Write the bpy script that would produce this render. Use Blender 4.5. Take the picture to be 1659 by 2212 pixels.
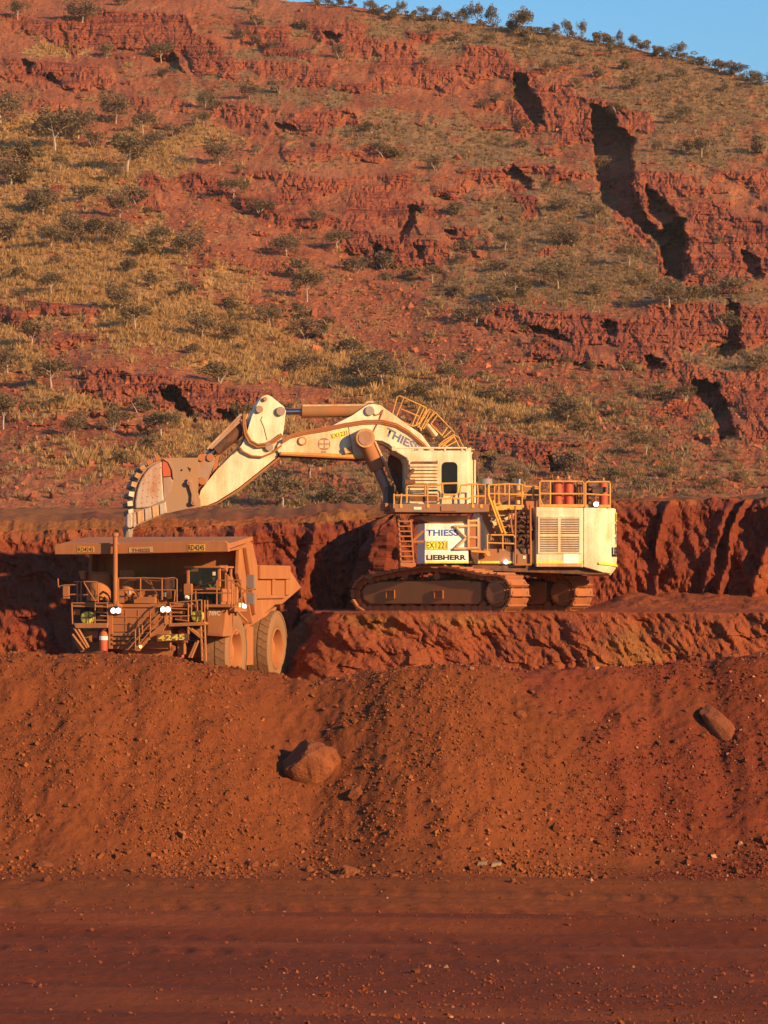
# Open-cut mine at low sun: excavator loading a haul truck below a red hill.
import bpy, math, random
import numpy as np
from mathutils import Vector, Matrix

for o in list(bpy.data.objects):
    bpy.data.objects.remove(o, do_unlink=True)
S = bpy.context.scene
COL = S.collection
random.seed(7)
RNG = np.random.default_rng(11)
R = math.radians

# ------------------------------------------------------------------ camera
# photo pixels are quoted on a 1659 x 2212 grid; focal length in those pixels:
F = 6800.0
CX, HOR, CAMZ = 829.5, 1272.0, 4.0
cam = bpy.data.cameras.new('camera')
cam.sensor_fit = 'HORIZONTAL'
cam.sensor_width = 36.0
cam.lens = 36.0 * F / 1659.0
cam.shift_y = (HOR - 1106.0) / 1659.0
cam.clip_start, cam.clip_end = 0.5, 6000.0
camo = bpy.data.objects.new('camera', cam)
COL.objects.link(camo)
camo.location = (0, 0, CAMZ)
camo.rotation_euler = (R(90), 0, 0)
S.camera = camo

# ------------------------------------------------------------------ light
SUN_AZ, SUN_EL = 50.0, 18.0           # azimuth to the right of the direction behind the camera
sdir = Vector((math.sin(R(SUN_AZ)) * math.cos(R(SUN_EL)), -math.cos(R(SUN_AZ)) * math.cos(R(SUN_EL)), math.sin(R(SUN_EL))))
W = bpy.data.worlds.new('World')
S.world = W
W.use_nodes = True
nt = W.node_tree
bgn = nt.nodes['Background']
sky = nt.nodes.new('ShaderNodeTexSky')
sky.sky_type = 'NISHITA'
sky.sun_disc = False
sky.sun_elevation = R(SUN_EL)
sky.sun_rotation = math.atan2(sdir.x, sdir.y)
sky.altitude = 1500
sky.air_density = 2.0
sky.dust_density = 0.0
sky.ozone_density = 10.0
nt.links.new(sky.outputs[0], bgn.inputs[0])
bgn.inputs[1].default_value = 0.108
sl = bpy.data.lights.new('sun', 'SUN')
sl.energy = 4.7
sl.angle = R(0.5)
sl.color = (1.0, 0.64, 0.30)
so = bpy.data.objects.new('sun', sl)
COL.objects.link(so)
so.rotation_euler = sdir.to_track_quat('Z', 'Y').to_euler()
so.location = (60, -40, 60)
S.view_settings.view_transform = 'Standard'
S.view_settings.look = 'None'
S.view_settings.gamma = 1.0
S.view_settings.use_curve_mapping = False
S.view_settings.exposure = 0.82

# ------------------------------------------------------------------ helpers
def tag(o, label=None, cat=None, group=None, kind=None):
    if label: o['label'] = label
    if cat: o['category'] = cat
    if group: o['group'] = group
    if kind: o['kind'] = kind
    return o

def empty(name, loc, rz=0.0):
    o = bpy.data.objects.new(name, None)
    COL.objects.link(o)
    o.location = loc
    o.rotation_euler = (0, 0, rz)
    o.empty_display_size = 0.3
    return o

def link(name, me, parent=None):
    o = bpy.data.objects.new(name, me)
    COL.objects.link(o)
    if parent is not None:
        o.parent = parent
    return o

def np_mesh(name, V, Fc, smooth=False):
    """V (n,3) array, Fc (m,k) array of k-gons -> mesh, fast"""
    V = np.asarray(V, dtype=np.float32); Fc = np.asarray(Fc, dtype=np.int32)
    m, k = Fc.shape
    me = bpy.data.meshes.new(name)
    me.vertices.add(len(V)); me.vertices.foreach_set('co', V.ravel())
    me.loops.add(m * k); me.loops.foreach_set('vertex_index', Fc.ravel())
    me.polygons.add(m)
    me.polygons.foreach_set('loop_start', np.arange(m, dtype=np.int32) * k)
    me.polygons.foreach_set('loop_total', np.full(m, k, dtype=np.int32))
    me.polygons.foreach_set('use_smooth', np.full(m, bool(smooth)))
    me.update(calc_edges=True)
    return me

def attr(me, name, arr):
    a = me.attributes.new(name, 'FLOAT', 'POINT')
    a.data.foreach_set('value', np.asarray(arr, dtype=np.float32).ravel())

def grid_faces(nr, nc):
    i = np.arange(nr * nc).reshape(nr, nc)
    return np.stack([i[:-1, :-1], i[:-1, 1:], i[1:, 1:], i[1:, :-1]], -1).reshape(-1, 4)

class MB:
    """collects simple shapes into one mesh"""
    def __init__(s): s.v = []; s.f = []
    def add(s, vs, fs):
        b = len(s.v); s.v += [tuple(p) for p in vs]; s.f += [tuple(i + b for i in f) for f in fs]; return s
    def box(s, x0, x1, y0, y1, z0, z1):
        return s.add([(x, y, z) for z in (z0, z1) for y in (y0, y1) for x in (x0, x1)],
                     [(0, 2, 3, 1), (4, 5, 7, 6), (0, 1, 5, 4), (2, 6, 7, 3), (0, 4, 6, 2), (1, 3, 7, 5)])
    def prism(s, pts, d):
        """3d polygon swept along vector d"""
        n = len(pts); d = Vector(d)
        a = [Vector(p) for p in pts]
        nrm = Vector((0, 0, 0))
        for i in range(n): nrm += (a[i] - a[0]).cross(a[(i + 1) % n] - a[0])
        if nrm.dot(d) > 0: a.reverse()
        vs = a + [p + d for p in a]
        fs = [tuple(range(n)), tuple(range(2 * n - 1, n - 1, -1))]
        for i in range(n):
            j = (i + 1) % n
            fs.append((i, i + n, j + n, j))
        return s.add(vs, fs)
    def tube(s, pts, r, n=6, closed=False, caps=True):
        P = [Vector(p) for p in pts]; m = len(P); rr = r if hasattr(r, '__len__') else [r] * m
        rings = []; up = None
        for i, p in enumerate(P):
            if closed: t = P[(i + 1) % m] - P[i - 1]
            else: t = P[min(i + 1, m - 1)] - P[max(i - 1, 0)]
            if t.length < 1e-9: t = Vector((0, 0, 1))
            t.normalize()
            if up is None: up = Vector((0, 0, 1)) if abs(t.z) < .9 else Vector((0, 1, 0))
            a = up - t * up.dot(t)
            if a.length < 1e-4: a = t.orthogonal()
            a.normalize(); up = a
            b = t.cross(a)
            rings.append([p + (a * math.cos(2 * math.pi * k / n + math.pi / n) + b * math.sin(2 * math.pi * k / n + math.pi / n)) * rr[i] for k in range(n)])
        vs = [q for g in rings for q in g]; fs = []
        for i in range(m if closed else m - 1):
            j = (i + 1) % m
            for k in range(n):
                l = (k + 1) % n
                fs.append((i * n + k, i * n + l, j * n + l, j * n + k))
        if not closed and caps:
            fs.append(tuple(range(n - 1, -1, -1))); fs.append(tuple((m - 1) * n + k for k in range(n)))
        return s.add(vs, fs)
    def cyl(s, p0, p1, r, n=20, r1=None):
        return s.tube([p0, p1], [r, r if r1 is None else r1], n)
    def lathe(s, c, axis, prof, n=40):
        """prof: list of (radius, offset along axis)"""
        c = Vector(c); ax = Vector(axis).normalized(); a = ax.orthogonal().normalized(); b = ax.cross(a)
        vs = []; fs = []; m = len(prof)
        for r, h in prof:
            for k in range(n):
                t = 2 * math.pi * k / n
                vs.append(c + ax * h + (a * math.cos(t) + b * math.sin(t)) * r)
        for i in range(m - 1):
            for k in range(n):
                l = (k + 1) % n
                fs.append((i * n + k, i * n + l, (i + 1) * n + l, (i + 1) * n + k))
        return s.add(vs, fs)
    def build(s, name, mat, parent=None, bev=0.0, smooth=False, kind=None):
        me = bpy.data.meshes.new(name)
        me.from_pydata(s.v, [], s.f); me.update()
        if smooth:
            me.polygons.foreach_set('use_smooth', [True] * len(me.polygons))
            try: me.set_sharp_from_angle(angle=R(35))
            except Exception: pass
        me.materials.append(mat)
        o = link(name, me, parent)
        if bev:
            m = o.modifiers.new('bevel', 'BEVEL'); m.width = bev; m.segments = 2; m.limit_method = 'ANGLE'; m.angle_limit = R(40)
        if kind: o['kind'] = kind
        return o

class Frame:
    """local frame: origin O, rotated th about z; turns photo pixels into local points on a chosen plane"""
    def __init__(s, O, th):
        s.O = Vector(O); s.c, s.s = math.cos(th), math.sin(th)
        w = Vector((0, 0, CAMZ)) - s.O
        s.C = Vector((w.x * s.c + w.y * s.s, -w.x * s.s + w.y * s.c, w.z))
    def ray(s, px, py):
        x, z = (px - CX) / F, (HOR - py) / F
        return Vector((x * s.c + s.s, -x * s.s + s.c, z))
    def v(s, px, py, v):
        d = s.ray(px, py); return s.C + d * ((v - s.C.y) / d.y)
    def u(s, px, py, u):
        d = s.ray(px, py); return s.C + d * ((u - s.C.x) / d.x)

# --- numpy gradient noise
_P = np.random.default_rng(3).permutation(256); _P = np.concatenate([_P, _P, _P])
_G = np.stack([np.cos(np.arange(16) * np.pi / 8), np.sin(np.arange(16) * np.pi / 8)], -1)
def perlin(x, y):
    x = np.asarray(x, float); y = np.asarray(y, float)
    xi = np.floor(x).astype(int); yi = np.floor(y).astype(int); xf = x - xi; yf = y - yi
    xi &= 255; yi &= 255
    u = xf ** 3 * (xf * (xf * 6 - 15) + 10); v = yf ** 3 * (yf * (yf * 6 - 15) + 10)
    def g(a, b, dx, dy):
        h = _G[_P[_P[a] + b] & 15]; return h[..., 0] * dx + h[..., 1] * dy
    n00 = g(xi, yi, xf, yf); n10 = g(xi + 1, yi, xf - 1, yf); n01 = g(xi, yi + 1, xf, yf - 1); n11 = g(xi + 1, yi + 1, xf - 1, yf - 1)
    return (n00 * (1 - u) + n10 * u) * (1 - v) + (n01 * (1 - u) + n11 * u) * v
def fbm(x, y, o=4, l=2.03, g=.5):
    r = 0; a = 1.0
    for i in range(o):
        r = r + a * perlin(x + 17.3 * i, y + 9.1 * i); x = x * l; y = y * l; a *= g
    return r
def ridge(x, y, o=3):
    r = 0; a = 1.0
    for i in range(o):
        r = r + a * (1 - 2.4 * np.abs(perlin(x + 31.7 * i, y + 5.3 * i))); x = x * 2.1; y = y * 2.1; a *= .5
    return r
def sstep(a, b, x):
    t = np.clip((x - a) / (b - a), 0, 1); return t * t * (3 - 2 * t)

# ------------------------------------------------------------------ materials
def node_mat(name):
    m = bpy.data.materials.new(name); m.use_nodes = True
    n = m.node_tree.nodes; l = m.node_tree.links
    b = n['Principled BSDF']; b.inputs['Specular IOR Level'].default_value = 0.25
    return m, n, l, b
def ramp(n, l, src, stops):
    r = n.new('ShaderNodeValToRGB'); e = r.color_ramp.elements
    while len(e) < len(stops): e.new(0.5)
    for i, (p, c) in enumerate(stops):
        e[i].position = p; e[i].color = (*c, 1) if len(c) == 3 else c
    l.new(src, r.inputs[0]); return r
def tex_noise(n, l, co, sc, det=5, rough=.55):
    t = n.new('ShaderNodeTexNoise'); t.inputs['Scale'].default_value = sc; t.inputs['Detail'].default_value = det
    t.inputs['Roughness'].default_value = rough
    l.new(co, t.inputs['Vector']); return t
def mixc(n, l, f, a, b, mode='MIX'):
    m = n.new('ShaderNodeMix'); m.data_type = 'RGBA'; m.blend_type = mode
    for s, v in ((0, f), (6, a), (7, b)):
        if hasattr(v, 'is_output') or hasattr(v, 'links'): l.new(v, m.inputs[s])
        else: m.inputs[s].default_value = v if not hasattr(v, '__len__') else ((*v, 1) if len(v) == 3 else v)
    return m.outputs[2]
def fmul(n, l, a, k, add=0.0):
    m = n.new('ShaderNodeMath'); m.operation = 'MULTIPLY_ADD'; l.new(a, m.inputs[0]); m.inputs[1].default_value = k; m.inputs[2].default_value = add; m.use_clamp = True
    return m.outputs[0]
def bump(n, l, b, h, dist, st=1.0):
    k = n.new('ShaderNodeBump'); k.inputs['Distance'].default_value = dist; k.inputs['Strength'].default_value = st
    l.new(h, k.inputs['Height']); l.new(k.outputs[0], b.inputs['Normal'])

DUST = (0.38, 0.13, 0.045)
def paint(name, col, dust=.35, rough=.55, metal=0.0, dcol=DUST, sc=1.0, streak=True):
    """worn paint or metal under red dust: broad patches, run-down streaks, fine specks"""
    m, n, l, b = node_mat(name)
    tc = n.new('ShaderNodeTexCoord'); co = tc.outputs['Object']
    big = tex_noise(n, l, co, .55 * sc, 6, .6)
    mp = n.new('ShaderNodeMapping'); mp.inputs['Scale'].default_value = (2.2 * sc, 2.2 * sc, .32 * sc); l.new(co, mp.inputs[0])
    st = tex_noise(n, l, mp.outputs[0], 1.0, 4, .6)
    fine = tex_noise(n, l, co, 14 * sc, 4, .7)
    a = n.new('ShaderNodeMath'); a.operation = 'ADD'; l.new(big.outputs[0], a.inputs[0]); l.new(st.outputs[0] if streak else big.outputs[0], a.inputs[1])
    a2 = n.new('ShaderNodeMath'); a2.operation = 'MULTIPLY_ADD'; l.new(fine.outputs[0], a2.inputs[0]); a2.inputs[1].default_value = .5; l.new(a.outputs[0], a2.inputs[2])
    lo = 1.62 - dust * 1.1
    r = ramp(n, l, fmul(n, l, a2.outputs[0], .5), [(max(0, lo / 2 - .13), (0, 0, 0)), (min(1, lo / 2 + .16), (1, 1, 1))])
    mx = n.new('ShaderNodeMath'); mx.operation = 'MULTIPLY_ADD'; l.new(r.outputs[0], mx.inputs[0]); mx.inputs[1].default_value = .8; mx.inputs[2].default_value = dust * .25
    mx.use_clamp = True
    c = mixc(n, l, mx.outputs[0], col, dcol)
    l.new(c, b.inputs['Base Color'])
    b.inputs['Metallic'].default_value = metal
    rr = n.new('ShaderNodeMath'); rr.operation = 'MULTIPLY_ADD'; l.new(mx.outputs[0], rr.inputs[0]); rr.inputs[1].default_value = .9 - rough; rr.inputs[2].default_value = rough
    l.new(rr.outputs[0], b.inputs['Roughness'])
    bump(n, l, b, fine.outputs[0], .01, .4)
    return m
def plain(name, col, rough=.7, metal=0.0, emit=None, es=0.0):
    m, n, l, b = node_mat(name)
    tc = n.new('ShaderNodeTexCoord'); t = tex_noise(n, l, tc.outputs['Object'], 6, 3)
    c = ramp(n, l, t.outputs[0], [(.3, tuple(x * .82 for x in col)), (.75, tuple(min(1, x * 1.1) for x in col))])
    l.new(c.outputs[0], b.inputs['Base Color'])
    b.inputs['Roughness'].default_value = rough; b.inputs['Metallic'].default_value = metal
    if emit: b.inputs['Emission Color'].default_value = (*emit, 1); b.inputs['Emission Strength'].default_value = es
    return m
M = dict(
    cream=paint('cream_paint', (.82, .75, .53), .36, .5, dcol=(.50, .27, .10)),
    cream_dirty=paint('dirty_cream_paint', (.74, .60, .34), .50, .55, dcol=(.40, .18, .07)),
    white=paint('white_paint', (.86, .84, .74), .10, .4),
    yellow=paint('yellow_paint', (.72, .40, .07), .32, .5),
    railyel=paint('rail_paint', (.66, .36, .08), .30, .5),
    grey=paint('grey_paint', (.15, .125, .09), .40, .6),
    dark=paint('dark_steel', (.035, .03, .027), .22, .55, .2),
    gsteel=paint('worn_steel', (.30, .27, .22), .30, .42, .5),
    silver=paint('scoured_steel', (.46, .42, .34), .30, .42, .35),
    brown=paint('dusty_steel', (.30, .15, .07), .55, .7),
    track=paint('track_steel', (.20, .105, .055), .55, .6, .1),
    ochre=paint('ochre_dusty_paint', (.22, .125, .045), .42, .7),
    truck=paint('truck_paint', (.48, .205, .065), .58, .7, dcol=(.34, .125, .045)),
    truck_dk=paint('truck_frame_paint', (.26, .12, .05), .55, .7),
    rubber=paint('tyre_rubber', (.13, .08, .042), .62, .9, dcol=(.27, .135, .06)),
    bucket=paint('dusty_bucket_steel', (.27, .18, .115), .42, .6, .1, dcol=(.36, .19, .09)),
    red=paint('red_paint', (.48, .06, .03), .25, .5),
    glass=plain('dark_glass', (.012, .012, .013), .08),
    blue=paint('blue_lettering', (.03, .10, .40), .06, .6, dcol=(.45, .36, .25), sc=2),
    slate=paint('slate_blue_lettering', (.11, .13, .21), .10, .6, dcol=(.42, .32, .20), sc=2),
    black=paint('black_lettering', (.018, .016, .014), .0, .6, dcol=(.12, .085, .055), sc=2),
    tape=paint('yellow_tape', (.82, .68, .06), .22, .5, dcol=(.55, .33, .10), sc=2),
    lampy=plain('yellow_lens', (.62, .50, .07), .4),
    chrome=plain('chrome_rod', (.30, .28, .26), .28, 1.0),
    lamp=plain('lamp_lens', (.9, .9, .85), .2, 0, (.9, .97, 1.0), 6.0),
    amber=plain('marker_lens', (.8, .5, .1), .3, 0, (1.0, .75, .2), 1.4),
    cloth=plain('dark_clothing', (.05, .05, .06), .9),
    hivis=plain('hi_vis_tape', (.72, .82, .06), .6),
    skin=plain('skin', (.33, .18, .11), .6),
    bluegrey=paint('blue_grey_pipe', (.20, .26, .30), .15, .4),
)
M['glass'].node_tree.nodes['Principled BSDF'].inputs['Specular IOR Level'].default_value = .2

def text(body, mapf, mat, parent, name='lettering', bold=.012):
    """flat lettering: mapf(a, b) maps the word's unit box to a local point"""
    cu = bpy.data.curves.new('t', 'FONT'); cu.body = body; cu.size = 1; cu.offset = bold; cu.resolution_u = 3
    ob = bpy.data.objects.new('t', cu); COL.objects.link(ob)
    dg = bpy.context.evaluated_depsgraph_get(); dg.update()
    me = bpy.data.meshes.new_from_object(ob.evaluated_get(dg))
    bpy.data.objects.remove(ob, do_unlink=True)
    co = np.array([v.co[:] for v in me.vertices]); lo = co.min(0); hi = co.max(0)
    for v in me.vertices:
        a = (v.co.x - lo[0]) / (hi[0] - lo[0]); b = (v.co.y - lo[1]) / (hi[1] - lo[1])
        v.co = mapf(a, b)
    me.name = name; me.materials.clear(); me.materials.append(mat); me.update()
    return link(name, me, parent)
def quadmap(p00, p10, p01, off=(0, 0, 0)):
    p00, p10, p01, off = Vector(p00), Vector(p10), Vector(p01), Vector(off)
    return lambda a, b: p00 + (p10 - p00) * a + (p01 - p00) * b + off
# ================================================================== TERRAIN
def earth(name, attr_cols, base, base2, scale=1.0, bdist=.05, bst=.7, speck=None, fine=9.0):
    """soil: two-tone noise, zone colours from point attributes, fine relief"""
    m, n, l, b = node_mat(name)
    tc = n.new('ShaderNodeTexCoord'); co = tc.outputs['Object']
    t1 = tex_noise(n, l, co, .35 * scale, 6, .6)
    t2 = tex_noise(n, l, co, fine * scale, 6, .65)
    mm = n.new('ShaderNodeMath'); mm.operation = 'ADD'; l.new(t1.outputs[0], mm.inputs[0]); l.new(t2.outputs[0], mm.inputs[1])
    c = ramp(n, l, fmul(n, l, mm.outputs[0], .5), [(.36, base2), (.62, base)]).outputs[0]
    for an, ca, cb in attr_cols:
        at = n.new('ShaderNodeAttribute'); at.attribute_name = an
        k = n.new('ShaderNodeMath'); k.operation = 'MULTIPLY_ADD'; l.new(t2.outputs[0], k.inputs[0]); k.inputs[1].default_value = .8
        k.inputs[2].default_value = -.4
        k2 = n.new('ShaderNodeMath'); k2.operation = 'ADD'; l.new(at.outputs['Fac'], k2.inputs[0]); l.new(k.outputs[0], k2.inputs[1])
        rr = ramp(n, l, k2.outputs[0], [(.3, (0, 0, 0)), (.7, (1, 1, 1))])
        cc = ramp(n, l, fmul(n, l, mm.outputs[0], .5), [(.36, cb), (.62, ca)]).outputs[0]
        c = mixc(n, l, rr.outputs[0], c, cc)
    if speck:
        v = n.new('ShaderNodeTexVoronoi'); v.inputs['Scale'].default_value = speck[0]; l.new(co, v.inputs['Vector'])
        r = ramp(n, l, v.outputs['Color'], [(speck[1], (0, 0, 0)), (speck[1] + .03, (1, 1, 1))])
        c = mixc(n, l, fmul(n, l, r.outputs[0], .55), c, speck[2])
    l.new(c, b.inputs['Base Color'])
    b.inputs['Roughness'].default_value = .95; b.inputs['Specular IOR Level'].default_value = .1
    bump(n, l, b, t2.outputs[0], bdist, bst)
    return m

m_berm = earth('berm_soil', [('red', (.20, .046, .019), (.135, .031, .0135))], (.212, .060, .0195), (.15, .040, .0135), 1.0, .05, .8)
m_road = earth('haul_road_soil', [('dark_band', (.165, .037, .0115), (.115, .026, .0085)), ('toe', (.215, .060, .017), (.155, .041, .012))], (.225, .056, .0155), (.16, .038, .011), 1.0, .03, .6)
m_pit = earth('pit_soil', [('ochre', (.27, .105, .030), (.18, .066, .02))], (.26, .068, .025), (.165, .042, .018), 1.0, .08, .8, fine=5)
m_wall = earth('pit_wall_soil', [('ochre', (.28, .085, .030), (.20, .056, .021))], (.205, .046, .021), (.125, .029, .016), 1.0, .10, .8, fine=4)

# ---- berm and haul road: crest rows of the photograph give the crest height
CREST = np.array([(-1600, 1435), (-700, 1415), (-300, 1425), (-80, 1418), (0, 1409), (60, 1401), (130, 1407), (210, 1404), (300, 1404), (370, 1414), (420, 1428), (470, 1437), (520, 1440),
                  (580, 1449), (630, 1460), (680, 1463), (730, 1457), (790, 1446), (860, 1437), (930, 1430), (1000, 1428), (1060, 1434), (1130, 1438),
                  (1250, 1437), (1400, 1432), (1550, 1420), (1659, 1408), (1900, 1400), (2600, 1420), (3400, 1410)], float)
TOE, SLOPE = 42.9, .74
def crest_z(x):
    px = CX + x / 47.3 * F
    row = np.interp(px, CREST[:, 0], CREST[:, 1])
    k = (row - HOR) / F
    d = (CAMZ + SLOPE * TOE) / (SLOPE + k)
    return CAMZ - k * d
def berm_h(x, y, detail=True):
    toe = TOE + .45 * fbm(x * .35, y * 0 + 3.1, 4) + .55 * np.exp(-((x + 1.3) / 1.0) ** 2) - .25 * np.exp(-((x + 4.2) / 1.7) ** 2) - .3 * np.exp(-((x - .9) / 1.3) ** 2) + .3 * np.exp(-((x - 3.2) / 1.2) ** 2)
    cz = crest_z(x) - .08
    up = SLOPE * (y - toe) * (1 + .06 * fbm(x * .5, y * .5 + 7, 2))
    dn = cz + .0 - .72 * (y - toe - cz / SLOPE - .5)
    k = .16
    a = -k * np.log(np.exp(-up / k) + np.exp(-np.minimum(cz, 9) / k) + np.exp(-np.clip(dn, -4, 9) / k))
    z = np.where(up < -1.6, 0, np.log1p(np.exp(np.clip(a / .19, -30, 60))) * .19)
    z = np.where(y > toe + 6, np.minimum(z, a), z)
    onb = sstep(.1, .7, z)
    # heaped tips: soft lobes and slumps
    z = z + onb * (.16 * fbm(x * .45 + 2, y * .45, 3) * sstep(0, 1.2, cz - z + .25) )
    if detail:
        z = z + onb * (.055 * fbm(x * 2.6, y * 2.6, 3) + .05 * np.maximum(0, fbm(x * 8, y * 8, 2)))
    # haul road: long shallow ruts and a loose windrow
    road = 1 - sstep(TOE - 1.2, TOE + .2, y)
    yy = y + .5 * np.sin(x * .16) + .05 * x
    z = z + road * (.07 * perlin(yy * .62, x * .05) + .04 * perlin(yy * 1.7 + 4, x * .12) + .02 * perlin(yy * 4.1 + 4, x * .1) + .012 * fbm(x * 1.4, y * 2.5, 3))
    z = z + road * .05 * np.exp(-((yy - 37.6) / .35) ** 2) + road * .07 * np.exp(-((y - TOE + 1.2) / .5) ** 2)
    z = z + .10 * sstep(37.5, 43.8, y)
    for y0, w0 in ((34.4, .42), (36.3, .42), (39.2, .45), (41.0, .45)):      # tyre tracks with tread prints
        t_y = (yy - y0 - .25 * np.sin(x * .11 + y0)) / w0
        z = z + road * np.exp(-t_y ** 4) * (-.035 + .014 * np.tanh(3 * np.sin(x * 15 + 2.2 * np.abs(t_y))) * (.4 + fbm(x * .7, y * .7, 2)))
    if detail: z = z + road * .015 * np.maximum(0, fbm(x * 7, y * 9, 2))
    return z
def axis(parts):
    return np.unique(np.concatenate([np.arange(a, b, s) for a, b, s in parts]))
xs = axis([(-60, -20, 1.0), (-20, -7.5, .2), (-7.5, 7.5, .034), (7.5, 20, .2), (20, 60.1, 1.0)])
ys = axis([(-12, 24, 1.0), (24, 42.2, .085), (42.2, 49.2, .034), (49.2, 54, .15)])
YR = np.searchsorted(ys, 42.2)
def sheet(name, X, Y, Z, mat, attrs=(), smooth=True):
    me = np_mesh(name, np.stack([X, Y, Z], -1).reshape(-1, 3), grid_faces(*X.shape), smooth)
    me.materials.append(mat)
    for an, arr in attrs: attr(me, an, arr)
    return tag(link(name, me), kind='structure')
X, Y = np.meshgrid(xs, ys); Z = berm_h(X, Y)
Z = np.where(Y > 52.5, np.minimum(Z, -.42 - (Y - 52.5) * .3), Z)
PXb = CX + X / Y * F
ROWb = HOR + (CAMZ - Z) / Y * F
redz = .85 * sstep(-160, 260, PXb - np.interp(ROWb, [1400, 1440, 1500, 1600, 1700, 1800, 1900], [1000, 1010, 1080, 1150, 1190, 1215, 1260]) + 330 * fbm(X * .5, Y * .5, 4))  # redder soil, with that side's weaker light mixed into its darker colour
redz = np.clip(redz + .55 * fbm(X * .4 + 9, Y * .7, 3) - .1, 0, 1) * sstep(880, 1000, PXb)
iB = slice(YR - 1, None); iR = slice(None, YR)
berm = sheet('berm', X[iB], Y[iB], Z[iB], m_berm, [('red', redz[iB])])
dark_band = np.clip(.45 + 1.9 * perlin((Y + .05 * X + .5 * np.sin(X * .16)) * .45, X * .05 + 3) + .5 * fbm(X * .3, Y * .8, 3) + .5 * (1 - sstep(33, 38.5, Y)), 0, 1) * (1 - sstep(38.5, 41.8, Y + .8 * fbm(X * .6, Y, 2)) * .92)  # darker bands along the road, and darker overall towards its near end
toe_ = sstep(37.3, 41.5, Y + 2.2 * fbm(X * .25, Y * .6, 4))  # berm soil colour near the toe, spread outward to paint in its lit strip
road = sheet('haul_road', X[iR], Y[iR], Z[iR], m_road, [('dark_band', dark_band[iR]), ('toe', toe_[iR])])

# ---- pit floor, and the open country far beyond, both plain sheets
xs2 = np.linspace(-140, 140, 60); ys2 = np.linspace(50.5, 172, 40); X2, Y2 = np.meshgrid(xs2, ys2)
PITZ = -.4
sheet('pit_floor', X2, Y2, np.full_like(X2, PITZ) + .05 * fbm(X2 * .2, Y2 * .2, 3) - .05, m_pit, [('ochre', X2 * 0)])

# ---- bench the excavator stands on: a height field with a dug, rilled face
BZ = 2.94
EDGE = np.array([(-3.2, 166), (-3.4, 158), (-3.3, 150), (-3.0, 144.5), (-2.3, 142.3), (-.8, 141.6), (2.0, 141.4), (5, 141.7), (8, 141.2), (12, 141.5), (16, 140.9), (20, 140.2), (30, 139), (60, 137)], float)
def edge_dist(x, y):
    best = np.full(np.shape(x), 1e9); sgn = np.ones(np.shape(x)); sarc = np.zeros(np.shape(x)); acc = 0
    for (ax, ay), (bx, by) in zip(EDGE[:-1], EDGE[1:]):
        dx, dy = bx - ax, by - ay; L2 = dx * dx + dy * dy; L = math.sqrt(L2)
        t = np.clip(((x - ax) * dx + (y - ay) * dy) / L2, 0, 1)
        d = np.hypot(x - ax - t * dx, y - ay - t * dy)
        cr = dx * (y - ay) - dy * (x - ax)
        up = d < best
        best = np.where(up, d, best); sgn = np.where(up, np.sign(cr), sgn); sarc = np.where(up, acc + t * L, sarc); acc += L
    return best * sgn, sarc
xs3 = axis([(-8, -5, .3), (-5, 20.5, .085), (20.5, 62, .6)]); ys3 = axis([(133, 136.5, .3), (136.5, 144, .075), (144, 167, .3)])
X3, Y3 = np.meshgrid(xs3, ys3)
sd, sa = edge_dist(X3, Y3)
ph = sstep(-3.2, .2, sd)
Z3 = BZ + .06 * fbm(X3 * .9, Y3 * .9, 4)
# heel of loose rock in front of the back wall, right of the machine
Z3 += sstep(.5, 2, sd) * (sstep(9.5, 13, X3) * (.9 * sstep(153, 162, Y3 + 1.5 * fbm(X3 * .4, Y3 * .3, 2)) + .25 * np.maximum(0, fbm(X3 * .7, Y3 * .6, 3)) * sstep(146, 152, Y3)))
Z3 = np.maximum(Z3, BZ - .02) + .02 * fbm(X3 * 6, Y3 * 6, 2)
Z3 = np.where(sd > .25, Z3, np.maximum(BZ - .03 - (.25 - sd) * 4.5, PITZ - 1))
bench = sheet('bench', X3, Y3, Z3, m_pit, [('ochre', X3 * 0)], False)
# the dug face under the bench's edge: sheet along the edge, relief varies along and up the face
eseg = np.hypot(*np.diff(EDGE, axis=0).T); earc = np.concatenate([[0], np.cumsum(eseg)])
es = axis([(0, 14, .35), (14, 46, .075), (46, earc[-1], .5)])
ek = np.exp(-.5 * (np.arange(-40, 41) / 14.0) ** 2); ek /= ek.sum()
ed = np.arange(0, earc[-1], .06); exd = np.interp(ed, earc, EDGE[:, 0]); eyd = np.interp(ed, earc, EDGE[:, 1])
exd = np.convolve(np.pad(exd, 40, 'reflect', reflect_type='odd'), ek, 'valid'); eyd = np.convolve(np.pad(eyd, 40, 'reflect', reflect_type='odd'), ek, 'valid')
ex0 = np.interp(es, ed, exd); ey0 = np.interp(es, ed, eyd)
etx = np.gradient(ex0, es); ety = np.gradient(ey0, es); etl = np.hypot(etx, ety); enx, eny = ety / etl, -etx / etl
eh = np.concatenate([np.linspace(0, 1, 78), [1.02, 1.04, 1.06]])
ES, EH = np.meshgrid(es, eh); EHc = np.minimum(EH, 1)
ezt = BZ - .03 + .16 * fbm(es * .5, es * 0 + 2, 4)
EZ = PITZ - .4 + (ezt - PITZ + .4)[None] * EHc
wob = ES + .55 * EZ + .8 * fbm(ES * .35, EZ * .5, 3)
patch = sstep(-.1, .35, fbm(ES * .14 + 2, EZ * .1 + 1.7, 2))
eo = (1 - EHc) * 2.5 + .35 * np.sin(EHc * 3.1) * fbm(ES * .2 + 7, EZ * 0, 2)
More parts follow.
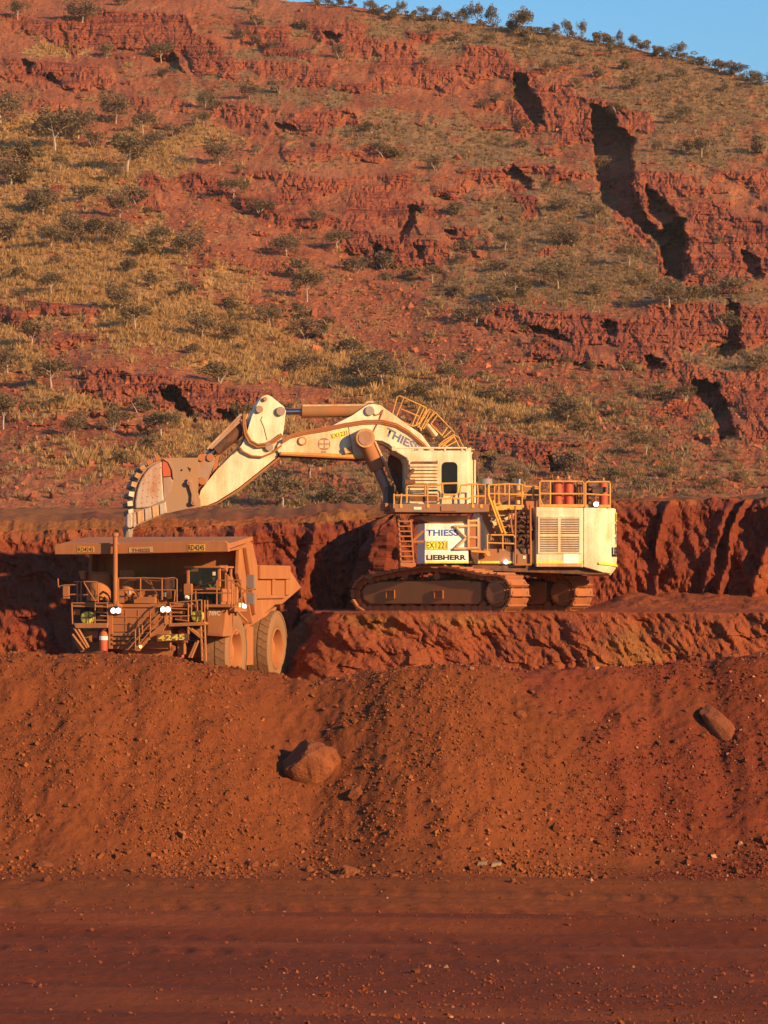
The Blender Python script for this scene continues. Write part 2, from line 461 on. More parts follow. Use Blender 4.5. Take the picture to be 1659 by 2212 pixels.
eo += .65 * fbm(ES * .30, EZ * .45, 3) + .42 * fbm(ES * .8 + EZ * .5, EZ * .85 + 3, 4) + .28 * np.abs(fbm(ES * 1.5 + EZ * .9, EZ * 1.0, 3)) + .08 * fbm(ES * 4 + EZ * 2, EZ * 3.5, 3)
eo -= .85 * np.maximum(0, ridge(wob * .42, EZ * .12 + 2, 2) - .80) * patch + .30 * np.maximum(0, ridge(wob * 1.3 + 4, EZ * .2 + 8, 2) - .55) * (.3 + .7 * patch)
tal = np.exp(-((ES - 27.5) / 1.3) ** 2) + .8 * np.exp(-((ES - 31.5) / 1.0) ** 2) + .9 * np.exp(-((ES - 38) / 1.6) ** 2) + .7 * np.exp(-((ES - 45) / 1.5) ** 2) + .6 * np.exp(-((ES - 24.6) / .8) ** 2)
bk_ = np.floor(EZ * 1.6 + .9 * fbm(ES * .6, EZ * .6, 2)); bb = np.modf(np.abs(np.sin(np.floor(ES * 1.3 + .8 * EZ + 2.7 * np.sin(bk_ * 5.1) + .7 * fbm(ES * .8, EZ, 2)) * 17.3 + bk_ * 9.7) * 43758.5))[0]
eo += .20 * (bb - .5)
eo += tal * 2.0 * np.maximum(0, .62 - EHc) ** 1.0
eo *= (.35 + .65 * sstep(0, .12, 1.02 - EHc)); eo -= (EH > 1.001) * (EH - 1) * 14
EXX = ex0[None] + enx[None] * (eo + .18); EYY = ey0[None] + eny[None] * (eo + .18); EZ = EZ - (EH > 1.001) * (EH - 1) * 1.4
och = np.clip(1.3 * fbm(ES * .20 + 3, EZ * .5, 3) + .15, 0, 1) * (1 - sstep(26, 44, ES) * .4)
sheet('bench_face', EXX, EYY, EZ, m_pit, [('ochre', och)], False)
# ramp of spoil climbing at the far end of the bench face
rx, ry = np.meshgrid(axis([(11, 24, .12), (24, 62, 1.0)]), axis([(125, 141, .16)]))
rzz = PITZ - .4 + sstep(12.5, 21, rx - (ry - 138) * .5) * 2.2 + .25 * fbm(rx * .5, ry * .5, 4) + .06 * fbm(rx * 3, ry * 3, 3) - (1 - sstep(125, 128, ry)) * 3
sheet('spoil_ramp', rx, ry, rzz, m_pit, [('ochre', rx * 0)], False)

# ---- back wall of the pit, scored by the digger's teeth
WALL = np.array([(-140, 150), (-60, 158), (-24, 163.5), (-16, 164), (-9, 164.6), (-4, 165.2), (-1.2, 165.6), (-.35, 165.7), (-.15, 162.6), (.4, 162.0), (3, 162), (9, 161.6), (14, 162.2), (18, 161.5), (24, 159), (60, 150), (140, 140)], float)
seg = np.hypot(*np.diff(WALL, axis=0).T); arc = np.concatenate([[0], np.cumsum(seg)])
s_dense = axis([(arc[0], arc[2], 1.2), (arc[2], arc[14], .10), (arc[14], arc[-1], 1.2)])
wx = np.interp(s_dense, arc, WALL[:, 0]); wy = np.interp(s_dense, arc, WALL[:, 1])
tx = np.gradient(wx, s_dense); ty = np.gradient(wy, s_dense); tl = np.hypot(tx, ty); nx, ny = ty / tl, -tx / tl
TOPROW = np.array([(-900, 1140), (0, 1150), (180, 1143), (400, 1139), (560, 1131), (700, 1128), (800, 1122), (826, 1112), (900, 1100), (1100, 1092), (1250, 1086), (1330, 1082), (1400, 1083), (1500, 1080), (1600, 1075), (1659, 1072), (2600, 1060)], float)
ztop = CAMZ + (HOR - np.interp(CX + wx / wy * F, TOPROW[:, 0], TOPROW[:, 1])) / F * wy
ztop = ztop + .22 * fbm(s_dense * .5, s_dense * 0, 4) + .12 * fbm(s_dense * 2.2, s_dense * 0 + 5, 2)
hh = np.linspace(0, 1, 110)
SS, HH = np.meshgrid(s_dense, hh)
ZZ = PITZ - .5 + (ztop - PITZ + .5)[None, :] * HH
out = (1 - HH) * 2.6
lean = SS + .35 * ZZ
out = out + .22 * ridge(lean * .28 + .7 * fbm(SS * .3, ZZ * .35, 3), ZZ * .15, 2) + .42 * fbm(SS * .28, ZZ * .33, 4) + .3 * fbm(SS * .7, ZZ * .6, 3) + .45 * np.abs(fbm(SS * .9 + .3 * ZZ, ZZ * .55, 3)) - .16 * np.maximum(0, ridge(lean * 1.5 + .5 * fbm(SS, ZZ, 2), ZZ * .3, 2) - .3) + .16 * fbm(SS * 2.4 + ZZ * .8, ZZ * 1.4, 3) + .06 * fbm(SS * 6.0, ZZ * 5.0, 2)
def rib(sx, amp, wd):
    s0 = np.interp(sx, wx[5:-5], s_dense[5:-5]); return amp * np.exp(-((SS - s0 - .25 * (ZZ - 4)) / wd) ** 2)
PXW = lambda px: (px - CX) / F * 162
out = out + rib(PXW(1400), .7, .22) + rib(PXW(1525), .5, .22) + rib(PXW(1560), .8, .2) + rib(PXW(470), .9, .25) + rib(PXW(640), .7, .25) + rib(PXW(1650), .8, .3)
out = out - .8 * sstep(.93, 1, HH) * (1 + fbm(SS * .6, HH * 0, 2))
bk_ = np.floor(ZZ * 1.1 + .8 * fbm(SS * .5, ZZ * .5, 2)); bb = np.modf(np.abs(np.sin(np.floor(SS * .9 + .5 * ZZ + 2.7 * np.sin(bk_ * 5.1) + .6 * fbm(SS * .8, ZZ, 2)) * 17.3 + bk_ * 9.7) * 43758.5))[0]
out = out + .22 * (bb - .5)
WX = wx[None] + nx[None] * out; WY = wy[None] + ny[None] * out
och = np.clip(.9 * fbm(SS * .12 + 6, ZZ * .2, 3) + .75 * sstep(.9, 1.0, HH + .04 * fbm(SS * .7, ZZ, 3)) + .5 * (1 - sstep(-20, -10, WX)) + .15 * sstep(8, 14, WX), 0, 1)
# shallow broken blocks
WX = WX; 
sheet('pit_wall', WX, WY, ZZ, m_wall, [('ochre', och)], False)

# ---- flat ground from the top of the wall back to the foot of the hill
HB_ROW, HB_D = 1112.0, 400.0
hbz = CAMZ + (HOR - HB_ROW) / F * HB_D
tt = np.linspace(0, 1, 70) ** 1.6
PL_X = WX[-1][None] + (wx * 2.35 - WX[-1])[None] * tt[:, None]
PL_Y = WY[-1][None] + (HB_D + 6 - WY[-1])[None] * tt[:, None]
PL_Z = ZZ[-1][None] + (hbz + .25 - ZZ[-1])[None] * tt[:, None] + (1.6 * fbm(PL_X * .05, PL_Y * .022, 4) + .8 * np.abs(fbm(PL_X * .2, PL_Y * .09, 3))) * np.minimum(1, tt[:, None] * 8) * (1 - sstep(.85, 1, tt[:, None]))
st = slice(None, None, 2)
sheet('plateau', PL_X[:, st], PL_Y[:, st], PL_Z[:, st], m_pit, [('ochre', np.clip(.75 + fbm(PL_X * .06, PL_Y * .03, 3), 0, 1)[:, st])])
# ---- low bund of spoil pushed up along the wall's top
bs = axis([(arc[1], arc[2], .8), (arc[2], arc[14], .14), (arc[14], arc[15], .8)]); bw = np.linspace(-1, 1, 30)
BS, BW_ = np.meshgrid(bs, bw); bx0 = np.interp(bs, s_dense, wx); by0 = np.interp(bs, s_dense, wy); bnx = np.interp(bs, s_dense, nx); bny = np.interp(bs, s_dense, ny); bz0 = np.interp(bs, s_dense, ztop)
lf = 1 - sstep(-1, 2, bx0)
bh_ = lf * (.75 + .5 * fbm(bs * .16, bs * 0 + 3, 3)) + (1 - lf) * (.30 + .35 * fbm(bs * .2, bs * 0 + 8, 3)); bh_ = np.maximum(bh_, .08)
bo = -3.2 + 2.6 * BW_ * -1 + .35 * fbm(BS * .3, BW_ * 2, 3)
BZ_ = bz0[None] - .25 + bh_[None] * np.clip(1.15 - 1.4 * np.abs(BW_) ** 1.3, -.4, 1) + .10 * fbm(BS * 1.1, BW_ * 4, 4) + .04 * fbm(BS * 4, BW_ * 12, 3)
sheet('spoil_bund', bx0[None] + bnx[None] * bo, by0[None] + bny[None] * bo, BZ_, m_pit, [('ochre', np.clip(.45 + .8 * fbm(BS * .1, BW_, 3), 0, 1))], False)
gx, gy = np.meshgrid(np.linspace(-3000, 3000, 12), np.linspace(-3000, 3000, 12))
sheet('ground', gx, gy, np.full_like(gx, -3.0), m_pit, [('ochre', gx * 0)])
# ================================================================== HILL
SKYL = np.array([(-400, -70), (0, -60), (400, -34), (560, -6), (640, 3), (760, 14), (840, 27), (1000, 46), (1130, 64), (1250, 82), (1370, 106), (1470, 126), (1560, 152), (1659, 182), (1850, 235), (2200, 330)], float)
NC, NR = 760, 620
cpx = np.linspace(-230, 1890, NC)
sk = np.interp(cpx, SKYL[:, 0], SKYL[:, 1]) + 4 * fbm(cpx * .02, cpx * 0, 3)
tr_ = np.linspace(0, 1, NR)
PX = np.repeat(cpx[None], NR, 0)
ROW = HB_ROW + (sk[None] - HB_ROW) * tr_[:, None]
# cliff bands: centre line (px,row), half height in rows, strength
BANDS = [([(150, 75), (260, 62), (400, 75), (425, 120)], 48, 1.15), ([(20, 150), (90, 158), (215, 168)], 26, 1.0), ([(-200, 140), (20, 150)], 22, .9),
         ([(420, 142), (560, 150), (700, 168), (840, 175), (960, 170)], 24, .9), ([(560, 78), (700, 92), (830, 90), (980, 118), (1110, 150), (1190, 200)], 40, 1.0),
         ([(840, 140), (960, 165), (1030, 212), (1050, 225)], 22, .85), ([(1165, 245), (1240, 252), (1300, 262)], 52, 1.2), ([(1310, 270), (1380, 265)], 30, .8),
         ([(490, 250), (600, 262), (740, 262)], 30, .95), ([(630, 322), (760, 328), (830, 332)], 18, .8), ([(290, 222), (400, 235)], 18, .7), ([(80, 225), (220, 240)], 12, .6),
         ([(330, 400), (560, 392), (700, 405), (900, 400), (1100, 380), (1290, 398)], 26, 1.0), ([(560, 440), (720, 450), (900, 450), (920, 480)], 42, .85),
         ([(770, 520), (840, 545), (930, 548)], 36, 1.05), ([(960, 500), (1040, 520)], 24, .8), ([(1080, 430), (1140, 445)], 26, .8),
         ([(1350, 400), (1450, 398), (1560, 395), (1900, 400)], 30, 1.0), ([(1370, 460), (1470, 480), (1540, 470), (1900, 480)], 40, 1.0), ([(1480, 560), (1560, 555), (1700, 540)], 55, 1.05),
         ([(1085, 690), (1200, 705), (1330, 715), (1460, 720), (1480, 730)], 34, 1.05), ([(1180, 750), (1300, 765), (1440, 768)], 26, 1.0), ([(1440, 690), (1560, 700), (1900, 705)], 42, 1.1),
         ([(1400, 770), (1500, 850), (1700, 850)], 60, .85), ([(1520, 880), (1700, 900)], 70, .9),
         ([(210, 830), (330, 840), (440, 860), (570, 880)], 38, 1.1), ([(250, 900), (420, 925)], 20, .6), ([(0, 672), (120, 668), (200, 680)], 18, .85), ([(100, 738), (220, 725)], 14, .7),
         ([(430, 545), (600, 580)], 22, .6), ([(120, 412), (260, 420), (330, 440)], 16, .7), ([(60, 385), (200, 378)], 12, .5),
         ([(1020, 930), (1100, 960), (1240, 1010)], 30, .7), ([(1300, 880), (1420, 900)], 20, .6), ([(580, 1010), (760, 1060)], 26, .6), ([(760, 960), (830, 1000)], 30, .8), ([(0, 880), (130, 880)], 18, .5),
         ([(430, 20), (620, 40), (800, 60)], 10, .6), ([(0, 45), (150, 60)], 14, .7)]
C = np.zeros_like(PX)
en = 24 * fbm(PX * .014, ROW * .024, 4) + 5 * fbm(PX * .09, ROW * .09, 2)
for pts, hw, stg in BANDS:
    p = np.array(pts, float); cr = np.interp(PX, p[:, 0], p[:, 1])
    ex_ = np.maximum(np.maximum(p[0, 0] - PX, PX - p[-1, 0]), 0)
    d = np.hypot(ROW - cr + en * .8, ex_ * .8 + 0) + en * .35
    C = np.maximum(C, stg * (1 - sstep(hw * .75, hw * 1.2, d)))
C = np.where(C > 1.0, C, C * sstep(-.38, .05, fbm(PX * .009 + 4, ROW * .016, 3)))
# little broken ledges along the strata everywhere
strat = ROW + .05 * PX + 10 * fbm(PX * .006, ROW * .01, 3)
led = sstep(.22, .45, perlin(strat * .07, PX * .008) + .35 * fbm(PX * .03, ROW * .05, 3))
C = np.maximum(C, .75 * led * (.25 + .75 * sstep(-.1, .3, fbm(PX * .006 + 3, ROW * .008, 3))))
C = np.clip(C, 0, 1.2)
# steps inside the cliffs: steep beds with thin ledges between them
bed = .5 + .5 * np.tanh(5 * (perlin(strat * .13 + 2, PX * .004) + .5 * perlin(strat * .34, PX * .01) + .12))
g = .50 * (1 - np.clip(C, 0, 1)) + np.clip(C, 0, 1) * (.015 + .22 * (1 - bed))
g = g * (.85 + .5 * fbm(PX * .004 + 5, ROW * .006, 3)) + .002
# crest lines of near spurs: the ground drops away behind them
CREST_L = [([(300, 448), (460, 452), (560, 480), (680, 545), (800, 602), (960, 652), (1090, 700), (1230, 790)], 10.0),
           ([(420, 645), (560, 700), (700, 765), (860, 828), (1000, 860), (1150, 903), (1330, 985)], 12.0),
           ([(-230, 330), (60, 240), (200, 280), (330, 300), (430, 345)], 6.0), ([(1000, 480), (1090, 425), (1200, 412), (1330, 470), (1460, 590)], 8.0)]
for pts, jump in CREST_L:
    p = np.array(pts, float); cr = np.interp(PX, p[:, 0], p[:, 1]) + 5 * fbm(PX * .03, PX * 0 + jump, 3)
    inside = sstep(p[0, 0], p[0, 0] + 120, PX) * (1 - sstep(p[-1, 0] - 120, p[-1, 0], PX))
    g = g + inside * jump / 5.0 * np.exp(-((ROW - cr + 4) / 3.0) ** 2)
drow = np.abs(np.gradient(ROW, axis=0))
D = HB_D + np.cumsum(g * drow, axis=0)
def blur(A, sg):
    r = int(3 * sg); k = np.exp(-.5 * (np.arange(-r, r + 1) / sg) ** 2); k /= k.sum()
    P_ = np.pad(A, ((0, 0), (r, r)), 'edge'); o = np.zeros_like(A)
    for i, w_ in enumerate(k): o += w_ * P_[:, i:i + A.shape[1]]
    return o
I_ = D
Iw = blur(I_.T, 15).T
T_ = I_ - Iw
Ts = blur(T_, 8)
T_ = np.clip(Ts, -5, 5) + np.clip(T_ - Ts, -1.0, 1.0)
tm = (HB_ROW - ROW) / HB_ROW                      # macro profile: gentle foot, steeper head
D = HB_D + 250 * tm + 210 * tm ** 1.25 + 2.5 * np.sin(PX * .006 + ROW * .004) + 5 * fbm(PX * .0022 + 1, ROW * .003, 2) - 16 * np.exp(-((PX - 150) / 350) ** 2) * sstep(.0, .35, tm) * (1 - sstep(.5, .8, tm)) + T_
Cc = np.clip(C, 0, 1)
# buttresses and joints on the cliffs
D -= Cc * (1.3 * ridge(PX * .018, ROW * .014, 2) + .9 * ridge(PX * .05 + 3, ROW * .03, 2) + .45 * ridge(PX * .14 + 1, ROW * .07, 2))
blk = np.floor(PX * .045 + 2.2 * perlin(PX * .02, ROW * .02) + 7 * np.floor(strat * .055)); bhash = np.modf(np.abs(np.sin(blk * 12.9898 + np.floor(strat * .055) * 78.233) * 43758.5453))[0]
D -= Cc * .9 * (bhash - .5)
lay = np.floor(strat * .12 + 1.2 * perlin(PX * .012, ROW * .03)); bh2 = np.modf(np.abs(np.sin(np.floor(PX * .075 + 3.1 * np.sin(lay * 7.3) + 1.5 * perlin(PX * .04, ROW * .05)) * 21.17 + lay * 9.71) * 43758.5453))[0]
vj = np.maximum(0, ridge(PX * .035 + 1.2 * fbm(PX * .03, ROW * .03, 2), ROW * .010, 2) - .85)          # joints
thin = np.tanh(4 * perlin(strat * .30 + 1.5 * fbm(PX * .02, ROW * .04, 2), PX * .010))                      # thin bedding
D += Cc * (2.2 * vj - .35 * thin + .15 * fbm(PX * .20, ROW * .24, 2) - .6 * (bh2 - .5))
D += (1 - Cc) * (2.6 * fbm(PX * .012, ROW * .016, 3) + .9 * fbm(PX * .05, ROW * .07, 3)) + .35 * fbm(PX * .16, ROW * .22, 3)
# clefts: outline in photo pixels, depth in metres
def poly_mask(pts, soft):
    p = np.array(pts, float)
    m0 = (PX > p[:, 0].min() - 14) & (PX < p[:, 0].max() + 14) & (ROW > p[:, 1].min() - 14) & (ROW < p[:, 1].max() + 14)
    wx_ = WPX[m0]; wr_ = WROW[m0]; inside = np.zeros(wx_.shape, bool); dist = np.full(wx_.shape, 1e9)
    for i in range(len(p)):
        (ax, ay), (bx, by) = p[i], p[(i + 1) % len(p)]
        cond = ((ay > wr_) != (by > wr_)); xi = (bx - ax) * (wr_ - ay) / (by - ay + 1e-9) + ax
        inside ^= cond & (wx_ < xi)
        t = np.clip(((wx_ - ax) * (bx - ax) + (wr_ - ay) * (by - ay)) / ((bx - ax) ** 2 + (by - ay) ** 2), 0, 1)
        dist = np.minimum(dist, np.hypot(wx_ - ax - t * (bx - ax), wr_ - ay - t * (by - ay)))
    sdp = np.where(inside, dist, -dist)
    o = np.zeros_like(PX); o[m0] = sstep(-soft * .9, soft * 1.1, sdp + 1)
    return o
WPX = PX + 11 * fbm(PX * .05, ROW * .05, 4); WROW = ROW + 9 * fbm(PX * .05 + 9, ROW * .05, 4)
CLEFTS = [([(1280, 228), (1312, 235), (1332, 270), (1368, 300), (1366, 395), (1385, 455), (1420, 500), (1478, 470), (1480, 530), (1470, 600), (1440, 596), (1425, 530), (1375, 480), (1300, 440), (1283, 330), (1278, 270)], 30, 4),
          ([(1112, 155), (1135, 165), (1140, 190), (1165, 215), (1172, 265), (1155, 275), (1136, 244), (1112, 215)], 20, 3), ([(1395, 400), (1430, 430), (1470, 470), (1478, 520), (1440, 500), (1400, 460)], 14, 5),
          ([(880, 445), (900, 448), (896, 480), (870, 520), (862, 515), (880, 475)], 10, 3), ([(805, 525), (818, 530), (828, 575), (812, 580)], 8, 3), ([(895, 528), (915, 535), (910, 560), (898, 550)], 7, 3), ([(832, 535), (848, 545), (850, 580), (836, 570)], 6, 3),
          ([(345, 840), (380, 836), (400, 865), (425, 915), (395, 890), (355, 862)], 14, 4), ([(470, 890), (500, 880), (520, 915), (480, 912)], 8, 4),
          ([(1570, 645), (1592, 660), (1600, 760), (1545, 770), (1570, 720)], 14, 5), ([(1500, 818), (1545, 830), (1570, 880), (1590, 940), (1560, 950), (1530, 880), (1490, 845)], 13, 5),
          ([(1085, 365), (1110, 360), (1150, 395), (1148, 412), (1120, 410), (1092, 400)], 9, 4), ([(1430, 540), (1470, 500), (1490, 590), (1450, 610)], 10, 5), ([(1395, 770), (1430, 775), (1440, 800), (1400, 800)], 8, 4), ([(1300, 690), (1330, 700), (1330, 725), (1300, 720)], 6, 3),
          ([(335, 130), (375, 118), (398, 155), (360, 150)], 8, 3), ([(50, 128), (70, 135), (62, 165), (45, 150)], 7, 3), ([(100, 160), (135, 175), (128, 185), (100, 175)], 5, 3), ([(1600, 540), (1640, 560), (1640, 600), (1610, 590)], 9, 5), ([(700, 68), (735, 78), (730, 90), (705, 84)], 6, 3),
          ([(960, 495), (985, 500), (985, 508), (962, 508)], 5, 2), ([(1140, 705), (1200, 712), (1220, 735), (1160, 722)], 6, 3), ([(600, 268), (640, 272), (640, 282), (600, 280)], 5, 2), ([(1030, 985), (1060, 990), (1065, 1020), (1040, 1010)], 7, 4), ([(1180, 990), (1200, 985), (1215, 1020), (1190, 1015)], 7, 4)]
for pts, dep, soft in CLEFTS:
    D += dep * poly_mask(pts, soft)
D0 = HB_D + 250 * tm + 210 * tm ** 1.25; D = D0 + (D - D0) * sstep(.0, .05, tm)
HX = (PX - CX) / F * D; HY = D; HZ = CAMZ + (HOR - ROW) / F * D
# back of the hill: falls away behind the skyline
bk = np.array([8, 40, 120, 400.])[:, None]
HX = np.concatenate([HX, HX[-1][None] * (1 + bk * 0) + 0 * bk]); HY = np.concatenate([HY, D[-1][None] + bk]); HZ = np.concatenate([HZ, HZ[-1][None] - bk * .05 - bk ** 2 * .0012])
# cover zones
def blob(lst):
    o = np.zeros_like(PX)
    for x, y, rx, ry, s_ in lst: o = np.maximum(o, s_ * np.exp(-(((PX - x) / rx) ** 2 + ((ROW - y) / ry) ** 2)))
    return o
gold = blob([(60, 300, 120, 60, .9), (150, 380, 170, 60, 1), (60, 480, 130, 80, .9), (240, 560, 160, 90, 1), (60, 590, 110, 60, 1), (330, 680, 180, 80, 1), (180, 640, 180, 60, .9), (480, 720, 160, 60, .9), (560, 780, 170, 45, .9), (700, 790, 120, 50, 1),
             (830, 830, 120, 45, 1), (980, 860, 120, 30, 1.1), (1110, 895, 90, 22, 1.1), (420, 960, 90, 50, .9), (330, 330, 110, 50, 1), (420, 300, 80, 25, .9), (120, 110, 90, 18, .8), (480, 600, 80, 40, .7), (30, 760, 90, 60, .7), (150, 870, 120, 40, .6), (200, 990, 160, 40, .55), (560, 930, 140, 60, .7), (1190, 905, 120, 40, .6)])
olive = blob([(1200, 90, 300, 60, .9), (1500, 200, 250, 110, .9), (1180, 480, 190, 90, .9), (1250, 590, 260, 70, 1), (1060, 620, 150, 60, .8), (900, 290, 260, 50, .7), (1040, 330, 200, 40, .7), (650, 210, 180, 30, .55), (1480, 640, 220, 26, .8), (1600, 780, 150, 30, .8), (1500, 330, 200, 60, .7), (840, 60, 300, 25, .7), (1300, 900, 300, 80, .5), (700, 1060, 250, 60, .6), (560, 130, 140, 40, .6), (430, 200, 80, 60, .5), (1000, 1000, 200, 70, .6), (1380, 1010, 240, 60, .45)])
nz = .65 * fbm(PX * .02, ROW * .035, 4)
gold = np.clip(gold * 1.15 + nz * .9 - .02, 0, 1) * (1 - sstep(.45, .8, Cc)); olive = np.clip(olive * 1.1 + nz * 1.1 + .03, 0, 1) * (1 - sstep(.4, .75, Cc))
rocky = sstep(.35, .8, Cc)
def ext(a): return np.concatenate([a[:1], a, np.repeat(a[-1:], 4, 0)])

m, n, l, b = node_mat('hill_rock_and_soil'); m_hill = m
tc = n.new('ShaderNodeTexCoord'); co = tc.outputs['Object']
n1 = tex_noise(n, l, co, .045, 6, .6); n2 = tex_noise(n, l, co, .9, 7, .68)
mp = n.new('ShaderNodeMapping'); mp.inputs['Scale'].default_value = (.10, .10, 1.5); mp.inputs['Rotation'].default_value = (0, R(3), 0); l.new(co, mp.inputs[0])
n3 = tex_noise(n, l, mp.outputs[0], 1.0, 6, .62)
mm = n.new('ShaderNodeMath'); mm.operation = 'ADD'; l.new(n1.outputs[0], mm.inputs[0]); l.new(n2.outputs[0], mm.inputs[1])
soil = ramp(n, l, fmul(n, l, mm.outputs[0], .5), [(.36, (.20, .058, .027)), (.5, (.31, .098, .042)), (.64, (.37, .148, .064))]).outputs[0]
mk_ = n.new('ShaderNodeMath'); mk_.operation = 'MULTIPLY_ADD'; l.new(n1.outputs[0], mk_.inputs[0]); mk_.inputs[1].default_value = .7; l.new(n3.outputs[0], mk_.inputs[2])
rk = ramp(n, l, fmul(n, l, mk_.outputs[0], 1.0, -.33), [(.30, (.09, .026, .018)), (.45, (.235, .058, .027)), (.62, (.305, .092, .040))]).outputs[0]
at = n.new('ShaderNodeAttribute'); at.attribute_name = 'rocky'
c = mixc(n, l, at.outputs['Fac'], soil, rk)
for an, ca, cb in (('olive', (.19, .108, .05), (.29, .182, .085)), ('gold', (.34, .185, .068), (.44, .265, .105))):
    at = n.new('ShaderNodeAttribute'); at.attribute_name = an
    k = n.new('ShaderNodeMath'); k.operation = 'MULTIPLY_ADD'; l.new(n2.outputs[0], k.inputs[0]); k.inputs[1].default_value = 1.4; k.inputs[2].default_value = -.7
    k2 = n.new('ShaderNodeMath'); k2.operation = 'ADD'; l.new(at.outputs['Fac'], k2.inputs[0]); l.new(k.outputs[0], k2.inputs[1])
    rr = ramp(n, l, k2.outputs[0], [(.28, (0, 0, 0)), (.62, (.92, .92, .92))])
    cc = ramp(n, l, n2.outputs[0], [(.35, ca), (.65, cb)]).outputs[0]
    c = mixc(n, l, rr.outputs[0], c, cc)
l.new(c, b.inputs['Base Color']); b.inputs['Roughness'].default_value = .95; b.inputs['Specular IOR Level'].default_value = .1
ad = n.new('ShaderNodeMath'); ad.operation = 'ADD'; l.new(n2.outputs[0], ad.inputs[0]); l.new(n3.outputs[0], ad.inputs[1])
bump(n, l, b, ad.outputs[0], .9, .75)
GX, GY, GZ = (np.concatenate([a[:1], a]) for a in (HX, HY, HZ)); GZ[0] -= 9
# the hill goes on beyond both sides of the picture: coarser wings
KW = 150
step_ = np.cumsum(np.linspace(4, 24, KW))
mi = np.clip(np.round(step_ / (cpx[1] - cpx[0])).astype(int), 0, NC - 1)
def wings(A, k, same=False):
    i_ = np.zeros(k, int) if same else mi
    return np.concatenate([A[:, i_[::-1]], A, A[:, NC - 1 - i_]], 1)
wpx = np.concatenate([cpx[0] - step_[::-1], cpx, cpx[-1] + step_])
WY_ = wings(GY, KW); rowk = wings((GZ - CAMZ) / GY, KW, True)
dn_ = np.zeros_like(WY_); ff = np.concatenate([step_[::-1], np.zeros(NC), step_])
rr_ = np.arange(WY_.shape[0])[:, None]
dn_ = np.clip(ff / 120, 0, 1)[None] * (4 * fbm(wpx[None] * .006 + 0 * rr_, rr_ * .012, 3) + 2.5 * fbm(wpx[None] * .03 + 0 * rr_, rr_ * .04, 3))
GY = WY_ + dn_; GZ = CAMZ + rowk * GY - (ff ** 1.15 * .012)[None] * (rr_ / rr_.max()); GX = (wpx[None] - CX) / F * GY
me = np_mesh('hill', np.stack([GX, GY, GZ], -1).reshape(-1, 3), grid_faces(*GX.shape), False)
me.materials.append(m_hill)
for an, a in (('rocky', rocky), ('gold', gold), ('olive', olive)): attr(me, an, wings(ext(a), KW))
tag(link('hill', me), kind='structure')

def hill_at(px, row):
    """point of the hill seen at a photo pixel"""
    i = (np.asarray(px, float) - cpx[0]) / (cpx[1] - cpx[0]); ci = np.clip(np.round(i).astype(int), 0, NC - 1)
    skr = sk[ci]; t = (np.asarray(row, float) - HB_ROW) / (skr - HB_ROW); ri = np.clip(np.round(t * (NR - 1)).astype(int), 0, NR - 1)
    return HX[ri, ci], HY[ri, ci], HZ[ri, ci], ri, ci

# ------------------------------------------------------------------ grass hummocks and scree (nobody could count them)
def tufts(name, n_, wmap, blades, r, h, mat, label, cat):
    w_ = wmap.ravel() * (drow.ravel() + .01); w_ = w_ / w_.sum()
    idx = RNG.choice(w_.size, n_, p=w_); ri, ci = np.unravel_index(idx, PX.shape)
    P_ = np.stack([HX[ri, ci], HY[ri, ci], HZ[ri, ci]], -1) + np.stack([RNG.uniform(-.5, .5, n_), RNG.uniform(-.8, .8, n_), np.zeros(n_)], -1)
    sz = np.exp(RNG.normal(0, .3, n_))
    a = RNG.uniform(0, 2 * np.pi, (n_, blades)); rad = r * np.sqrt(RNG.uniform(.15, 1, (n_, blades))) * sz[:, None]; hi = h * RNG.uniform(.55, 1.1, (n_, blades)) * sz[:, None]
    tipx = np.cos(a) * rad; tipy = np.sin(a) * rad
    wd = .15 * r * sz[:, None]
    bx, by = np.cos(a) * rad * .35, np.sin(a) * rad * .35
    zz = hi * (1.05 - .5 * (rad / (r * sz[:, None])) ** 2)
    p0 = np.stack([bx - np.sin(a) * wd, by + np.cos(a) * wd, np.full_like(a, -.12)], -1)
    p1 = np.stack([bx + np.sin(a) * wd, by - np.cos(a) * wd, np.full_like(a, -.12)], -1)
    p2 = np.stack([tipx * 1.1, tipy * 1.1, zz], -1)
    V = (np.stack([p0, p1, p2], 2) + P_[:, None, None, :]).reshape(-1, 3)
    me = np_mesh(name, V, np.arange(len(V)).reshape(-1, 3)); me.materials.append(mat)
    rv = np.repeat(RNG.uniform(0, 1, n_), blades * 3); attr(me, 'tone', rv)
    return tag(link(name, me), label, cat, None, 'stuff')
def leafy(name, a, b_, tr=.38, an='tone'):
    m, n, l, b = node_mat(name)
    at = n.new('ShaderNodeAttribute'); at.attribute_name = an
    c = ramp(n, l, at.outputs['Fac'], [(0, a), (1, b_)]).outputs[0]
    l.new(c, b.inputs['Base Color']); b.inputs['Roughness'].default_value = .85; b.inputs['Specular IOR Level'].default_value = .1
    tl_ = n.new('ShaderNodeBsdfTranslucent'); l.new(c, tl_.inputs[0]); mx_ = n.new('ShaderNodeMixShader'); mx_.inputs[0].default_value = tr
    l.new(b.outputs[0], mx_.inputs[1]); l.new(tl_.outputs[0], mx_.inputs[2]); l.new(mx_.outputs[0], n['Material Output'].inputs[0])
    return m
tufts('dry_grass', 15000, np.clip(gold - .15, 0, 1) ** 1.2, 14, .75, .75, leafy('dry_grass_blades', (.42, .235, .085), (.60, .38, .15)), 'golden dry grass over the hillside', 'grass')
tufts('spinifex', 20000, np.clip(olive + .10 * (1 - Cc) - .08, 0, 1) ** 1.1, 12, .6, .55, leafy('spinifex_blades', (.22, .135, .062), (.42, .275, .125)), 'olive spinifex hummocks over the upper hillside', 'grass')

